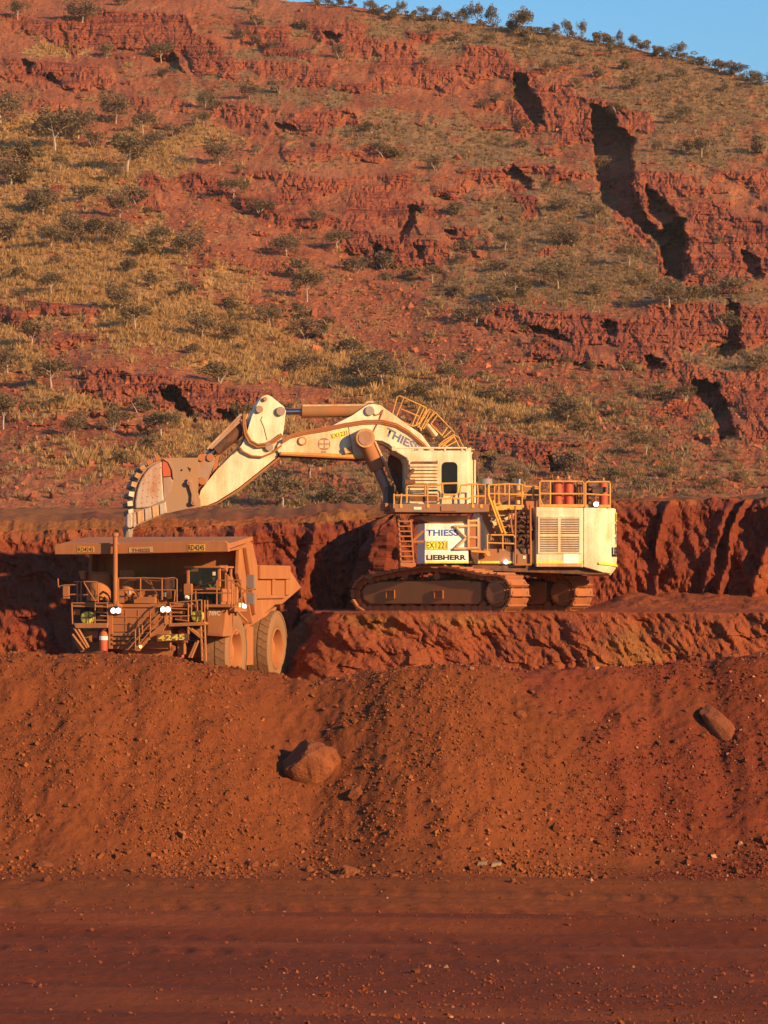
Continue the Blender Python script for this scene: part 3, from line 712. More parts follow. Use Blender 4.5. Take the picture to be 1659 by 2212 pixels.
def stone_shapes(k, seed, flat=.75):
    rg = np.random.default_rng(seed); out = []
    base = np.array([(x, y, z) for z in (-1, 1) for y in (-1, 1) for x in (-1, 1)], float) * .6
    fc = np.array([(0, 2, 3), (0, 3, 1), (4, 5, 7), (4, 7, 6), (0, 1, 5), (0, 5, 4), (2, 6, 7), (2, 7, 3), (0, 4, 6), (0, 6, 2), (1, 3, 7), (1, 7, 5)])
    for i in range(k):
        v = base + rg.uniform(-.30, .30, base.shape); v *= np.array([1, rg.uniform(.65, 1), rg.uniform(.5, flat + .15)])
        out.append(v)
    return out, fc
def rot_mats(n_, rg):
    q = rg.normal(size=(n_, 4)); q /= np.linalg.norm(q, axis=1)[:, None]; w_, x, y, z = q.T
    return np.stack([1 - 2 * (y * y + z * z), 2 * (x * y - z * w_), 2 * (x * z + y * w_), 2 * (x * y + z * w_), 1 - 2 * (x * x + z * z), 2 * (y * z - x * w_), 2 * (x * z - y * w_), 2 * (y * z + x * w_), 1 - 2 * (x * x + y * y)], -1).reshape(-1, 3, 3)
def stones(name, P_, size, mat, seed, extra=None):
    sh, fc = stone_shapes(12, seed); n_ = len(P_); rg = np.random.default_rng(seed)
    k = rg.integers(0, 12, n_); V = np.stack(sh)[k] * size[:, None, None]
    V = np.einsum('nij,nkj->nki', rot_mats(n_, rg), V) + P_[:, None, :]
    Fc = (fc[None] + (np.arange(n_) * 8)[:, None, None]).reshape(-1, 3)
    me = np_mesh(name, V.reshape(-1, 3), Fc); me.materials.append(mat)
    attr(me, 'tone', np.repeat(rg.uniform(0, 1, n_), 8))
    if extra is not None: attr(me, 'red', np.repeat(extra, 8))
    return link(name, me)
scz = blob([(420, 470, 160, 40, .9), (560, 530, 120, 50, .8), (740, 640, 140, 60, 1), (860, 690, 150, 60, 1), (1000, 750, 150, 50, .9), (1150, 820, 140, 50, .7), (1380, 900, 160, 60, .6), (1180, 440, 120, 30, .6), (1290, 500, 90, 50, .7), (160, 780, 160, 50, .4), (660, 900, 120, 40, .5), (1400, 990, 160, 60, .4)]) + .12
w_ = (scz * (1 - .7 * Cc) * (drow + .01)).ravel(); w_ /= w_.sum()
idx = RNG.choice(w_.size, 6500, p=w_); ri, ci = np.unravel_index(idx, PX.shape)
P_ = np.stack([HX[ri, ci], HY[ri, ci], HZ[ri, ci]], -1); P_[:, 0] += RNG.uniform(-.5, .5, len(P_))
def stone_mat(name, lo, hi, red=None):
    m, n, l, b = node_mat(name)
    at = n.new('ShaderNodeAttribute'); at.attribute_name = 'tone'
    c = ramp(n, l, at.outputs['Fac'], [(0, lo), (.85, hi), (.97, tuple(min(1, x * 1.15) for x in hi)), (1, tuple(min(1, x * 1.3 + .01) for x in hi))]).outputs[0]
    if red:
        a2 = n.new('ShaderNodeAttribute'); a2.attribute_name = 'red'
        c2 = ramp(n, l, at.outputs['Fac'], [(0, red[0]), (.9, red[1]), (1, (.45, .22, .12))]).outputs[0]
        c = mixc(n, l, a2.outputs['Fac'], c, c2)
    l.new(c, b.inputs['Base Color']); b.inputs['Roughness'].default_value = .92; b.inputs['Specular IOR Level'].default_value = .12
    tc = n.new('ShaderNodeTexCoord'); t = tex_noise(n, l, tc.outputs['Object'], 30, 4); bump(n, l, b, t.outputs[0], .01, .5)
    return m
tag(stones('scree', P_, np.exp(RNG.normal(-1.35, .5, len(P_))), stone_mat('scree_stone', (.20, .058, .028), (.36, .11, .048)), 5), 'red scree blocks strewn down the hillside', 'scree', None, 'stuff')
# ================================================================== LOOSE STONES
m_stone = stone_mat('loose_stone', (.16, .046, .015), (.255, .081, .025), ((.115, .027, .0125), (.19, .048, .02)))
def red_at(x, y, z):
    px = CX + x / y * F; row = HOR + (CAMZ - z) / y * F
    return np.clip(sstep(-120, 160, px - np.interp(row, [1400, 1440, 1500, 1600, 1700, 1800, 1900], [1000, 1010, 1080, 1150, 1190, 1215, 1260])), 0, 1)
n_ = 50000
x = RNG.uniform(-8, 8, n_); y = TOE - .5 + RNG.beta(1.1, 1.2, n_) * 5.6; z = berm_h(x, y)
sz = .0135 * np.exp(RNG.normal(0, .48, n_)) * np.where(y < TOE + .9, 1.35, 1.0)
keep = (1.5 * fbm(x * .55, y * .55, 4) + RNG.uniform(-.6, .6, n_)) > -.15
P_ = np.stack([x, y, z + sz * .15], -1)[keep]
n2_ = 15000
x = RNG.uniform(-6, 6, n2_); y = RNG.uniform(27, 42.8, n2_)
pat = sstep(.0, .3, x + 1.5 - (y - 30) * .05) * (1 - sstep(32.5, 34.2, y + .35 * x * 0)) + .9 * np.exp(-((y - 37.6 + .05 * x) / .5) ** 2) * sstep(0, 3, x) + .8 * np.exp(-((y - 42.6) / 1.1) ** 2) + .15
k = RNG.uniform(0, 1, n2_) < pat
x, y = x[k], y[k]; z = berm_h(x, y); s2 = .011 * np.exp(RNG.normal(0, .5, len(x)))
P2 = np.stack([x, y, z + s2 * .2], -1)
PA = np.concatenate([P_, P2]); SA = np.concatenate([sz[keep], s2])
RA = np.concatenate([red_at(P_[:, 0], P_[:, 1], P_[:, 2]), np.full(len(P2), .75)])
tag(stones('gravel', PA, SA, m_stone, 8, RA), 'rust brown gravel over the berm and the haul road', 'gravel', None, 'stuff')

# single stones big enough to pick out
STONE_ME = []
def rock_mesh(name, seed, sub=2, rough=.28, stretch=(1, .8, .7)):
    import bmesh
    bm = bmesh.new(); bmesh.ops.create_icosphere(bm, subdivisions=sub, radius=1)
    rg = random.Random(seed); planes = [(Vector((rg.gauss(0, 1), rg.gauss(0, 1), rg.gauss(0, 1))).normalized(), rg.uniform(.62, .92)) for _ in range(13)]
    for v in bm.verts:
        p = v.co.normalized(); r = 1.0
        for q, d in planes:
            t = p.dot(q)
            if t > 1e-3: r = min(r, d / t)
        p = p * r
        f = float(fbm(np.array(p.x * 1.7 + seed), np.array(p.y * 1.7 + p.z * 1.3), 3))
        p = p * (1 + rough * f)
        v.co = Vector((p.x * stretch[0], p.y * stretch[1], p.z * stretch[2]))
    me = bpy.data.meshes.new(name); bm.to_mesh(me); bm.free(); me.materials.append(m_rock)
    return me
m_rock, n, l, b = node_mat('rust_brown_rock')
tc = n.new('ShaderNodeTexCoord'); oi = n.new('ShaderNodeObjectInfo')
t1 = tex_noise(n, l, tc.outputs['Object'], 2.0, 7, .65); t2 = tex_noise(n, l, tc.outputs['Object'], 9, 6, .7)
c = ramp(n, l, t1.outputs[0], [(.3, (.19, .056, .019)), (.6, (.27, .086, .029)), (.78, (.32, .125, .055))]).outputs[0]
c = mixc(n, l, fmul(n, l, oi.outputs['Random'], .55), c, (.20, .054, .019))
l.new(c, b.inputs['Base Color']); b.inputs['Roughness'].default_value = .9; bump(n, l, b, t2.outputs[0], .06, .7)
STONE_ME = [rock_mesh('stone', 20 + i, 2, .25, (1, .85, .6 + .05 * i)) for i in range(7)]
def put_stone(px, row, size, label, group, i):
    # the spot where the photo's sight line meets the berm or the road
    dx, dz = (px - CX) / F, (HOR - row) / F
    ts = np.linspace(28, 50, 1200); hz = CAMZ + dz * ts - berm_h(dx * ts, ts, False)
    j = np.argmax(hz < 0) if (hz < 0).any() else -1
    d = ts[j]; x_, y_ = dx * d, d; z_ = float(berm_h(np.array([x_]), np.array([y_]))[0])
    o = link('stone', STONE_ME[i % 7]); o.location = (x_, y_, z_ + size * .12); o.scale = (size, size, size)
    o.rotation_euler = (random.uniform(-.5, .5), random.uniform(-.5, .5), random.uniform(0, 6.28))
    return tag(o, label, 'stone', group)
for i in range(120):
    put_stone(random.uniform(10, 1020), random.uniform(1460, 1860), .026 + .04 * random.random() ** 3, 'loose stone on the orange part of the berm face', 'stones on the orange berm face', i)
for i in range(80):
    put_stone(random.uniform(1130, 1650), random.uniform(1470, 1850), .028 + .045 * random.random() ** 3, 'loose stone on the dark red part of the berm face', 'stones on the dark red berm face', i)
for i in range(55):
    put_stone(random.uniform(5, 1655), random.uniform(1862, 1912), .03 + .065 * random.random() ** 2, 'stone lying along the foot of the berm', 'stones along the berm foot', i)
for i in range(30):
    put_stone(random.uniform(20, 1650), random.uniform(1960, 2200), .013 + .02 * random.random() ** 2, 'small stone lying loose on the haul road', 'stones on the haul road', i)
def special(name, seed, px, row, size, stretch, rot, label, cat='boulder', sink=.0, sub=4, rough=.2):
    me = rock_mesh(name, seed, sub, rough, stretch)
    for p in me.polygons: p.use_smooth = False
    dx, dz = (px - CX) / F, (HOR - row) / F
    ts = np.linspace(28, 50, 1200); hz = CAMZ + dz * ts - berm_h(dx * ts, ts, False); d = ts[np.argmax(hz < 0)]
    o = link(name, me); o.location = (dx * d, d + sink, CAMZ + dz * d + sink * .3); o.scale = (size, size, size); o.rotation_euler = rot
    return tag(o, label, cat)
special('boulder', 71, 680, 1640, .47, (1.0, .70, .92), (.25, .35, .35), 'big pale brown boulder half buried in the berm face', sink=-.24)
special('boulder', 78, 752, 1882, .185, (1, .85, .8), (0, .1, .6), 'round boulder casting a black shadow at the foot of the berm', sink=-.12)
special('boulder', 86, 1552, 1566, .46, (.42, .36, 1.2), (-.68, -.55, .1), 'long smooth boulder leaning down the dark red berm face', sink=-.03, rough=.08)
special('boulder', 91, 768, 1715, .15, (1, .8, .8), (.3, .1, .9), 'fist shaped boulder just below the big half buried one', sink=-.03)
special('boulder', 93, 95, 1868, .12, (1.2, .8, .6), (.1, .1, .2), 'flat dark boulder at the berm foot under its orange end', sink=-.04)
special('boulder', 96, 1125, 1545, .10, (1, .8, .8), (.1, .4, .2), 'rounded boulder where orange and dark red soil meet', sink=-.02)
# broken survey peg boards left at the foot of the berm
mb = MB(); m_peg = plain('weathered_board', (.20, .13, .075), .85)
for px0, px1, rw, lab in ((1030, 1052, 1906, 'short weathered board lying at the berm foot, darker of two'), (1060, 1082, 1905, 'short weathered board lying at the berm foot, paler of two')):
    d = 43.0 - .35; x0, x1 = (px0 - CX) / F * d, (px1 - CX) / F * d; z0 = float(berm_h(np.array([(x0 + x1) / 2]), np.array([d]))[0])
    o = MB().prism([(x0, d, z0 - .02), (x1, d + .03, z0), (x1 - .01, d + .03, z0 + .055), (x0 + .015, d, z0 + .05)], (.02, .09, .01)).build('board', m_peg if px0 < 1050 else plain('pale_board', (.27, .18, .10), .85))
    tag(o, lab, 'board', None)
# ================================================================== TREES
m_bark, n, l, b = node_mat('white_gum_bark')
tc = n.new('ShaderNodeTexCoord'); t = tex_noise(n, l, tc.outputs['Object'], 3, 4)
l.new(ramp(n, l, t.outputs[0], [(.3, (.24, .155, .10)), (.65, (.52, .42, .33))]).outputs[0], b.inputs['Base Color']); b.inputs['Roughness'].default_value = .8
m_leaf = [leafy('gum_leaves', (.085, .062, .032), (.26, .185, .085)), leafy('olive_leaves', (.095, .068, .034), (.28, .195, .09)), leafy('grey_leaves', (.105, .074, .042), (.30, .205, .105))]
def crown_mesh(name, centres, per, leaf, mat, rg):
    V = []; T = []
    for (cx_, cy_, cz_, rx, rz) in centres:
        k = per
        d = rg.normal(size=(k, 3)); d /= np.linalg.norm(d, axis=1)[:, None]
        rad = rg.uniform(.35, 1.0, k) ** .5
        P_ = d * rad[:, None] * np.array([rx, rx, rz]) + np.array([cx_, cy_, cz_])
        a = rg.normal(size=(k, 3)); a /= np.linalg.norm(a, axis=1)[:, None]; c_ = rg.normal(size=(k, 3)); c_ -= a * (a * c_).sum(1)[:, None]; c_ /= np.linalg.norm(c_, axis=1)[:, None]
        s_ = leaf * rg.uniform(.6, 1.4, k)[:, None]
        V.append(np.stack([P_ - a * s_, P_ + c_ * s_ * .6, P_ + a * s_, P_ - c_ * s_ * .6], 1).reshape(-1, 3))
        T.append(np.repeat(np.clip(rg.uniform(0, 1) * .5 + rg.uniform(0, .5, k), 0, 1), 4))
    V = np.concatenate(V); me = np_mesh(name, V, np.arange(len(V)).reshape(-1, 4)); me.materials.append(mat); attr(me, 'tone', np.concatenate(T))
    return me
def tree_variant(seed, shrub=False, ridge_=False):
    """unit tree, one metre tall; returns (trunk mesh, crown mesh)"""
    rg = np.random.default_rng(seed); rd = random.Random(seed); mb = MB(); cen = []
    if shrub:
        for i in range(4):
            a = rd.uniform(0, 6.28); e = (math.cos(a) * .25, math.sin(a) * .25, rd.uniform(.3, .5)); mb.tube([(0, 0, -.12), (e[0] * .4, e[1] * .4, .15), e], [.022, .016, .006], 4)
        for i in range(9):
            a = rd.uniform(0, 6.28); r = rd.uniform(.05, .42); cen.append((math.cos(a) * r, math.sin(a) * r, rd.uniform(.25, .68) - r * .2, rd.uniform(.16, .26), rd.uniform(.14, .24)))
        per, leaf = 75, .045
    else:
        fork = rd.uniform(.10, .30); lean = rd.uniform(-.10, .10)
        base = [(0, 0, -.14), (lean * .4, 0, fork * .5), (lean, rd.uniform(-.04, .04), fork)]
        mb.tube(base, [.026, .021, .018], 6)
        for i in range(rd.choice([3, 4, 4, 5])):
            a = i * 1.7 + rd.uniform(-.5, .5); sp = rd.uniform(.14, .40) * (.55 if ridge_ else 1); top = rd.uniform(.62, .95)
            m1 = (lean + math.cos(a) * sp * .45, math.sin(a) * sp * .45, fork + (top - fork) * rd.uniform(.35, .5)); e = (lean + math.cos(a) * sp, math.sin(a) * sp, top - .35 * sp)
            mb.tube([base[2], m1, e], [.014, .009, .004], 5)
            a2 = a + rd.choice([-1, 1]) * rd.uniform(.5, 1.0); e2 = (m1[0] + math.cos(a2) * .26, m1[1] + math.sin(a2) * .26, top - rd.uniform(.08, .28)); mb.tube([m1, e2], [.010, .004], 4)
            for q in (e, e2):
                for k in range(3):
                    cen.append((q[0] + rd.uniform(-.10, .10), q[1] + rd.uniform(-.10, .10), q[2] + rd.uniform(-.14, .10), rd.uniform(.10, .19), rd.uniform(.09, .17)))
        for k in range(rd.choice([0, 3, 7])): a = rd.uniform(0, 6.28); r = rd.uniform(.12, .34); cen.append((math.cos(a) * r, math.sin(a) * r, rd.uniform(.16, .45), rd.uniform(.12, .20), rd.uniform(.09, .15)))
        for k in range(6): cen.append((lean + rd.uniform(-.13, .13), rd.uniform(-.13, .13), rd.uniform(.42, .80), rd.uniform(.12, .19), rd.uniform(.10, .16)))
        per, leaf = 42, .031
    tm_ = bpy.data.meshes.new('trunk'); tm_.from_pydata(mb.v, [], mb.f); tm_.materials.append(m_bark)
    return tm_, crown_mesh('crown', cen, per, leaf, m_leaf[seed % 3], rg)
GUMS = [tree_variant(100 + i) for i in range(14)]; RIDG = [tree_variant(200 + i, False, True) for i in range(6)]; SHRUBS = [tree_variant(300 + i, True) for i in range(6)]
def plant(px, row, h, kind, i, wide=1.0):
    X_, Y_, Z_, ri, ci = hill_at(px, row); X_, Y_, Z_ = float(X_), float(Y_), float(Z_)
    H = h / F * Y_ * 1.04
    zone = ('ridge' if row < np.interp(px, SKYL[:, 0], SKYL[:, 1]) + 42 and px > 540 else 'gold' if gold[ri, ci] > .35 and px < 1000 else 'foot' if row > 880 else 'cliff' if row < 420 and px < 1150 else 'upper' if px > 1130 and row < 420 else 'mid')
    k = kind
    LM = [('the tall smooth red cliff', 300, 80), ('the low rounded cliff', 100, 160), ('the long broken cliff band', 800, 110), ('the square red buttress', 1240, 250), ('the widest dark cleft', 1350, 420), ('the stepped ledge wall', 1270, 730), ('the cave mouth', 385, 870), ('the scree fan', 760, 660), ('the narrow slit in the cliff', 885, 480), ('the middle cliff band', 560, 395), ('the red buttress beyond the cleft', 1540, 520), ('the shadowed gully', 1550, 880), ('the golden spur', 1000, 860), ('the banded ledges', 610, 265), ('the small shadowed notch', 1120, 390), ('the bare red bank', 120, 670)]
    lm = min(LM, key=lambda q: math.hypot(q[1] - px, q[2] - row))[0]
    size = 'tall ' if h > 58 else 'small ' if h < 33 else ''
    shape = 'wide ' if wide > 1.35 else 'slender ' if wide < .95 else ''
    where = dict(ridge='on the ridge crest', gold='in golden grass', foot='at the hill foot', cliff='among the high cliffs', upper='on the spinifex slope', mid='on the red slope')[zone]
    if k == 'gum': T = (RIDG if zone == 'ridge' else GUMS); nm, cat = 'gum_tree', 'tree'; lab = size + shape + 'white trunked gum ' + where + ', near ' + lm
    else: T = SHRUBS; nm, cat = 'shrub', 'shrub'; lab = size + shape + 'dense olive shrub ' + where + ', near ' + lm
    o = empty(nm, (X_, Y_ - .1, Z_), random.uniform(0, 6.28)); o.scale = (H * wide, H * wide, H)
    tm_, cm = T[i % len(T)]
    link('trunk', tm_, o); link('crown', cm, o)
    tag(o, lab, cat, ('gum trees ' if k == 'gum' else 'shrubs ') + where)
TREES = [  # base px, base row, height px (photo), G gum / S shrub, width
 (37,40,42,'G',1.2),(178,48,50,'G',1.7),(262,13,30,'S',1.2),(548,22,40,'G',.7),(556,56,36,'S',1),(232,125,40,'S',1),(348,136,48,'G',1.2),(442,234,42,'G',1.1),(440,274,36,'G',1.3),(538,216,42,'G',1.2),(602,200,36,'S',1.2),(250,267,72,'G',1.1),(310,291,52,'G',1.1),
 (335,316,38,'G',1.4),(375,294,36,'S',1.4),(475,356,60,'G',1.3),(118,326,88,'G',1.3),(200,318,42,'S',1.4),(275,372,90,'G',1.3),(250,391,44,'G',.9),(130,369,38,'G',1),(25,405,72,'G',1.3),(60,398,60,'S',1.2),(2,269,84,'G',1.2),(182,432,42,'S',1.3),(95,466,62,'G',1.2),(295,440,52,'S',1.2),
 (260,470,62,'G',1.0),(505,428,48,'G',1.5),(22,521,60,'S',1.4),(112,538,54,'G',1.4),(160,521,68,'G',1.0),(208,526,64,'G',1.1),(248,531,62,'G',1.0),(305,551,54,'S',1.5),(405,556,68,'G',1.3),(345,536,52,'G',1.3),(620,553,54,'G',1.4),(728,541,48,'G',1.4),(800,286,30,'S',1.6),(828,338,34,'S',1.9),(735,129,40,'S',.9),
 (520,84,26,'S',1.5),(550,96,24,'S',1.6),(585,106,22,'S',1.6),(640,62,20,'S',1.2),(840,43,40,'S',1),(800,30,34,'G',1),(870,36,34,'G',.9),(895,42,30,'S',1),(920,46,24,'S',.9),(947,47,34,'G',1),(975,48,26,'S',1),(1002,50,38,'G',1),(1032,50,44,'G',1),(1063,56,44,'G',.9),(1130,76,58,'G',1.1),(1105,68,30,'S',1.3),(1145,82,34,'S',1.3),
 (1225,76,38,'G',.8),(1255,84,38,'G',.7),(1340,96,34,'G',.6),(1367,108,34,'G',.8),(1472,126,36,'G',.9),(1490,134,30,'S',1.2),(1200,76,28,'G',1),(1180,74,20,'S',1.2),(1285,92,30,'S',.9),(1300,94,34,'S',1),(1318,98,26,'S',1.1),(1385,109,30,'S',1.2),(1418,118,24,'S',1.2),(1440,124,30,'S',1.3),(1510,142,28,'S',1.3),(1555,154,32,'S',1.5),
 (1578,160,30,'G',1.2),(1600,168,34,'G',1.2),(1625,176,28,'S',1.3),(1650,184,36,'S',1.2),(760,18,22,'G',1),(735,14,24,'G',1),(705,12,20,'S',1.2),(680,8,20,'S',1.2),(820,34,24,'S',1.3),(932,73,26,'S',1),(985,90,32,'S',1.1),(1058,96,32,'S',.9),(1142,99,26,'S',1.2),(1197,97,44,'S',.8),(1244,118,30,'S',.9),(1322,112,26,'S',1.1),
 (1345,152,34,'S',1.2),(1234,147,30,'S',.8),(1187,157,28,'S',1.3),(1285,168,34,'S',1),(1244,192,30,'S',1.1),(1362,194,38,'S',1.2),(1424,177,24,'S',1.1),(1470,167,28,'S',1),(1567,199,22,'S',1.1),(1330,244,34,'S',1.3),(1366,302,44,'G',.9),(1475,256,38,'S',.9),(1419,329,30,'G',.9),(1517,341,48,'G',1.2),(1480,331,36,'S',1.1),(1650,333,56,'S',.9),
 (1300,378,50,'S',.9),(1182,413,28,'S',1),(990,461,36,'S',1.7),(1212,456,38,'S',1.6),(1215,530,48,'G',1.3),(860,341,34,'S',1.1),(940,366,34,'S',1.3),(1090,541,44,'G',1.3),(1010,545,40,'S',1.4),(1240,532,40,'S',1.3),(1290,470,34,'S',1.3),(112,639,54,'G',1.3),(258,674,70,'G',1.0),(292,712,58,'G',1.3),(438,732,68,'G',1.1),(68,754,68,'G',1.2),
 (15,807,70,'G',1.2),(112,842,74,'G',1.3),(502,739,48,'G',1.2),(402,641,42,'S',1.3),(492,669,38,'S',1.7),(330,621,42,'S',1.3),(280,591,42,'S',1.2),(665,652,76,'G',1.0),(645,602,54,'S',1.2),(530,696,28,'S',1),(582,706,58,'G',1.1),(645,806,54,'S',1.2),(475,826,54,'S',1.5),(720,841,38,'S',1.3),(825,836,84,'G',1.2),(785,815,60,'S',1.2),
 (160,947,64,'G',1.0),(348,946,64,'G',1.4),(245,931,66,'S',.8),(298,891,48,'S',1.2),(320,976,46,'S',1.2),(8,926,84,'G',1.1),(250,1006,44,'S',1.3),(668,1031,64,'G',1.3),(610,1096,96,'G',1.2),(690,1086,56,'S',1.3),(660,731,52,'S',1.3),(755,766,44,'S',1.5),(700,725,36,'S',1.4),(935,611,42,'G',1.1),(985,641,32,'S',1.6),(1030,702,42,'G',1.5),
 (995,691,34,'S',1.5),(1113,641,54,'G',1.1),(1140,641,44,'S',1.3),(1080,651,44,'S',1.4),(1207,624,68,'G',1.2),(1358,576,54,'G',1.2),(1445,659,64,'G',1.4),(1480,652,50,'S',1.4),(1390,613,34,'S',1.5),(1580,641,64,'S',1.2),(1530,646,34,'S',1.5),(1565,706,44,'S',1.5),(1000,786,32,'S',1.3),(970,839,58,'G',1.0),(1225,916,72,'G',1.2),(1155,919,36,'S',1.4),
 (1262,941,44,'S',1.4),(1395,986,54,'G',1.3),(1630,801,46,'S',1.6),(1480,866,44,'S',1.4),(1430,861,44,'S',1.2),(1230,1032,76,'S',.9),(1110,1042,26,'S',1.4),(1050,866,44,'S',1.5),(1110,871,40,'S',1.5),(1375,946,20,'S',1.8),(1170,590,34,'S',1.6),(1080,585,34,'S',1.6),(1290,640,34,'S',1.4),(880,600,32,'S',1.8),(830,580,44,'S',1.5),(770,590,44,'S',1.4),
 (700,1005,50,'S',1.4),(650,990,40,'S',1.6),(590,1050,44,'S',1.4),(740,1090,44,'S',1.4),(800,1095,40,'S',1.4),(520,900,40,'S',1.4),(470,960,36,'S',1.3),(420,1000,30,'S',1.4),(1330,1040,34,'S',1.6),(1400,1060,36,'S',1.6),(1450,1030,30,'S',1.6),(1530,1055,30,'S',1.6),(1600,1040,30,'S',1.6),(1290,1075,40,'S',1.4),(900,860,40,'S',1.5),(1350,800,30,'S',1.5),(80,455,56,'G',1.3),(40,600,30,'S',1.3),(170,300,70,'G',1.2),(120,285,64,'S',1.4),(45,360,66,'S',1.3),(560,330,24,'S',1.2),(680,480,30,'S',1.4),(560,460,36,'S',1.6)]
rt = random.Random(21)
for k in range(36):
    px = 690 + k * 27 + rt.uniform(-9, 9); TREES.append((px, float(np.interp(px, SKYL[:, 0], SKYL[:, 1])) + rt.uniform(1, 9), rt.uniform(11, 24), 'S' if rt.random() < .75 else 'G', rt.uniform(.9, 1.5)))
for k in range(70):
    px = rt.uniform(10, 1650); row = rt.uniform(60, 1060)
    if row > np.interp(px, SKYL[:, 0], SKYL[:, 1]) + 30: TREES.append((px, row, rt.uniform(14, 30), 'S', rt.uniform(1.0, 1.6)))
for i, (px, row, h, k, wd) in enumerate(TREES):
    plant(px, row, h, 'gum' if k == 'G' else 'shrub', i * 7 + 3, wd)
# ================================================================== EXCAVATOR
EO = ((1020 - CX) / F * 150, 150.0, BZ)
EB = R(8)                                        # house swung a little towards the camera
EX = empty('excavator', EO, EB)
tag(EX, 'cream mining excavator on crawler tracks, bucket raised over the haul truck', 'excavator')
FE = Frame(EO, EB)
z2 = lambda x, y: (739.8 + x * .37283, 958.1 + y * .37283)
z3 = lambda x, y: (254.7 + x * .38014, 836.8 + y * .38014)
z4 = lambda x, y: (764.1 + x * .18276, 824.7 + y * .18276)
z5 = lambda x, y: (836.8 + x * .13889, 946.0 + y * .13889)      # close view of the cab
z6 = lambda x, y: (1018.7 + x * .19738, 1006.6 + y * .19738)    # close view of the power pack
def e(zf, x, y, v): return FE.v(*zf(x, y), v)
def slab(name, zf, pts, v0, v1, mat, parent=EX, bev=.02, smooth=False):
    """outline seen in the photo at depth v0, given real thickness to v1"""
    return MB().prism([e(zf, x, y, v0) for x, y in pts], (0, v1 - v0, 0)).build(name, mat, parent, bev, smooth)
def rect(x0, y0, x1, y1): return [(x0, y0), (x1, y0), (x1, y1), (x0, y1)]
def rrect(x0, y0, x1, y1, r, k=4):
    o = []
    for cx_, cy_, a0 in ((x1 - r, y0 + r, -90), (x1 - r, y1 - r, 0), (x0 + r, y1 - r, 90), (x0 + r, y0 + r, 180)):
        for i in range(k + 1):
            a = R(a0 + 90 * i / k); o.append((cx_ + r * math.cos(a), cy_ + r * math.sin(a)))
    return o
def rail(zf, pts, v, r=.035, name='handrail', mat=None, parent=EX, n=6):
    return MB().tube([e(zf, x, y, v if not hasattr(v, '__len__') else v[i]) for i, (x, y) in enumerate(pts)], r, n).build(name, mat or M['railyel'], parent, 0, True)
def rails(zf, lines, v, r=.035, name='handrail', mat=None, parent=EX):
    mb = MB()
    for pts in lines: mb.tube([e(zf, x, y, v) for x, y in pts], r, 6)
    return mb.build(name, mat or M['railyel'], parent, 0, True)
NV = -3.3                                         # near side of the house

# --- crawler tracks (undercarriage turned 35 degrees from the view)
UA = R(-35)
uf = empty('undercarriage_tmp', (0, 0, 0)); bpy.data.objects.remove(uf)
def track_path(n_):
    pts = []
    def arc_(cx_, cz_, r, a0, a1, k):
        for i in range(k + 1):
            a = R(a0 + (a1 - a0) * i / k); pts.append((cx_ + r * math.cos(a), cz_ + r * math.sin(a)))
    arc_(3.62, .86, .80, -90, 78, 10)
    pts.extend([(2.9, 1.66), (2.2, 1.80), (1.3, 1.98), (.4, 2.06), (-.6, 2.02), (-1.6, 1.92), (-2.6, 1.74), (-3.3, 1.62)])
    arc_(-3.66, .80, .76, 72, 270, 10)
    P_ = np.array(pts + [pts[0]]); sl_ = np.concatenate([[0], np.cumsum(np.hypot(*np.diff(P_, axis=0).T))]); t = np.linspace(0, sl_[-1], n_, endpoint=False)
    q = np.stack([np.interp(t, sl_, P_[:, 0]), np.interp(t, sl_, P_[:, 1])], -1); t2 = (t + .05) % sl_[-1]
    q2 = np.stack([np.interp(t2, sl_, P_[:, 0]), np.interp(t2, sl_, P_[:, 1])], -1)
    return q, np.arctan2(q2[:, 1] - q[:, 1], q2[:, 0] - q[:, 0]), sl_[-1] / n_
q, ang, pitch = track_path(46)
sm = MB(); SW = .78; p2_ = pitch * .46
sm.box(-p2_, p2_, -SW, SW, -.10, .0)
sm.prism([(-p2_ * .95, -SW, -.10), (-p2_ * .55, -SW, -.10), (-p2_ * .65, -SW, -.17), (-p2_ * .9, -SW, -.17)], (0, 2 * SW, 0))
for s_ in (-1, 1):
    sm.cyl((0, s_ * .42 - .09, .10), (0, s_ * .42 + .09, .10), .15, 12); sm.box(-p2_ * 1.05, p2_ * 1.05, s_ * .42 - .07, s_ * .42 + .07, .003, .20)
    sm.box(-p2_ * .3, p2_ * .3, s_ * SW * .80 - .05, s_ * SW * .80 + .05, -.135, -.102)
shoe_me = bpy.data.meshes.new('track_shoe'); shoe_me.from_pydata(sm.v, [], sm.f); shoe_me.materials.append(M['track'])
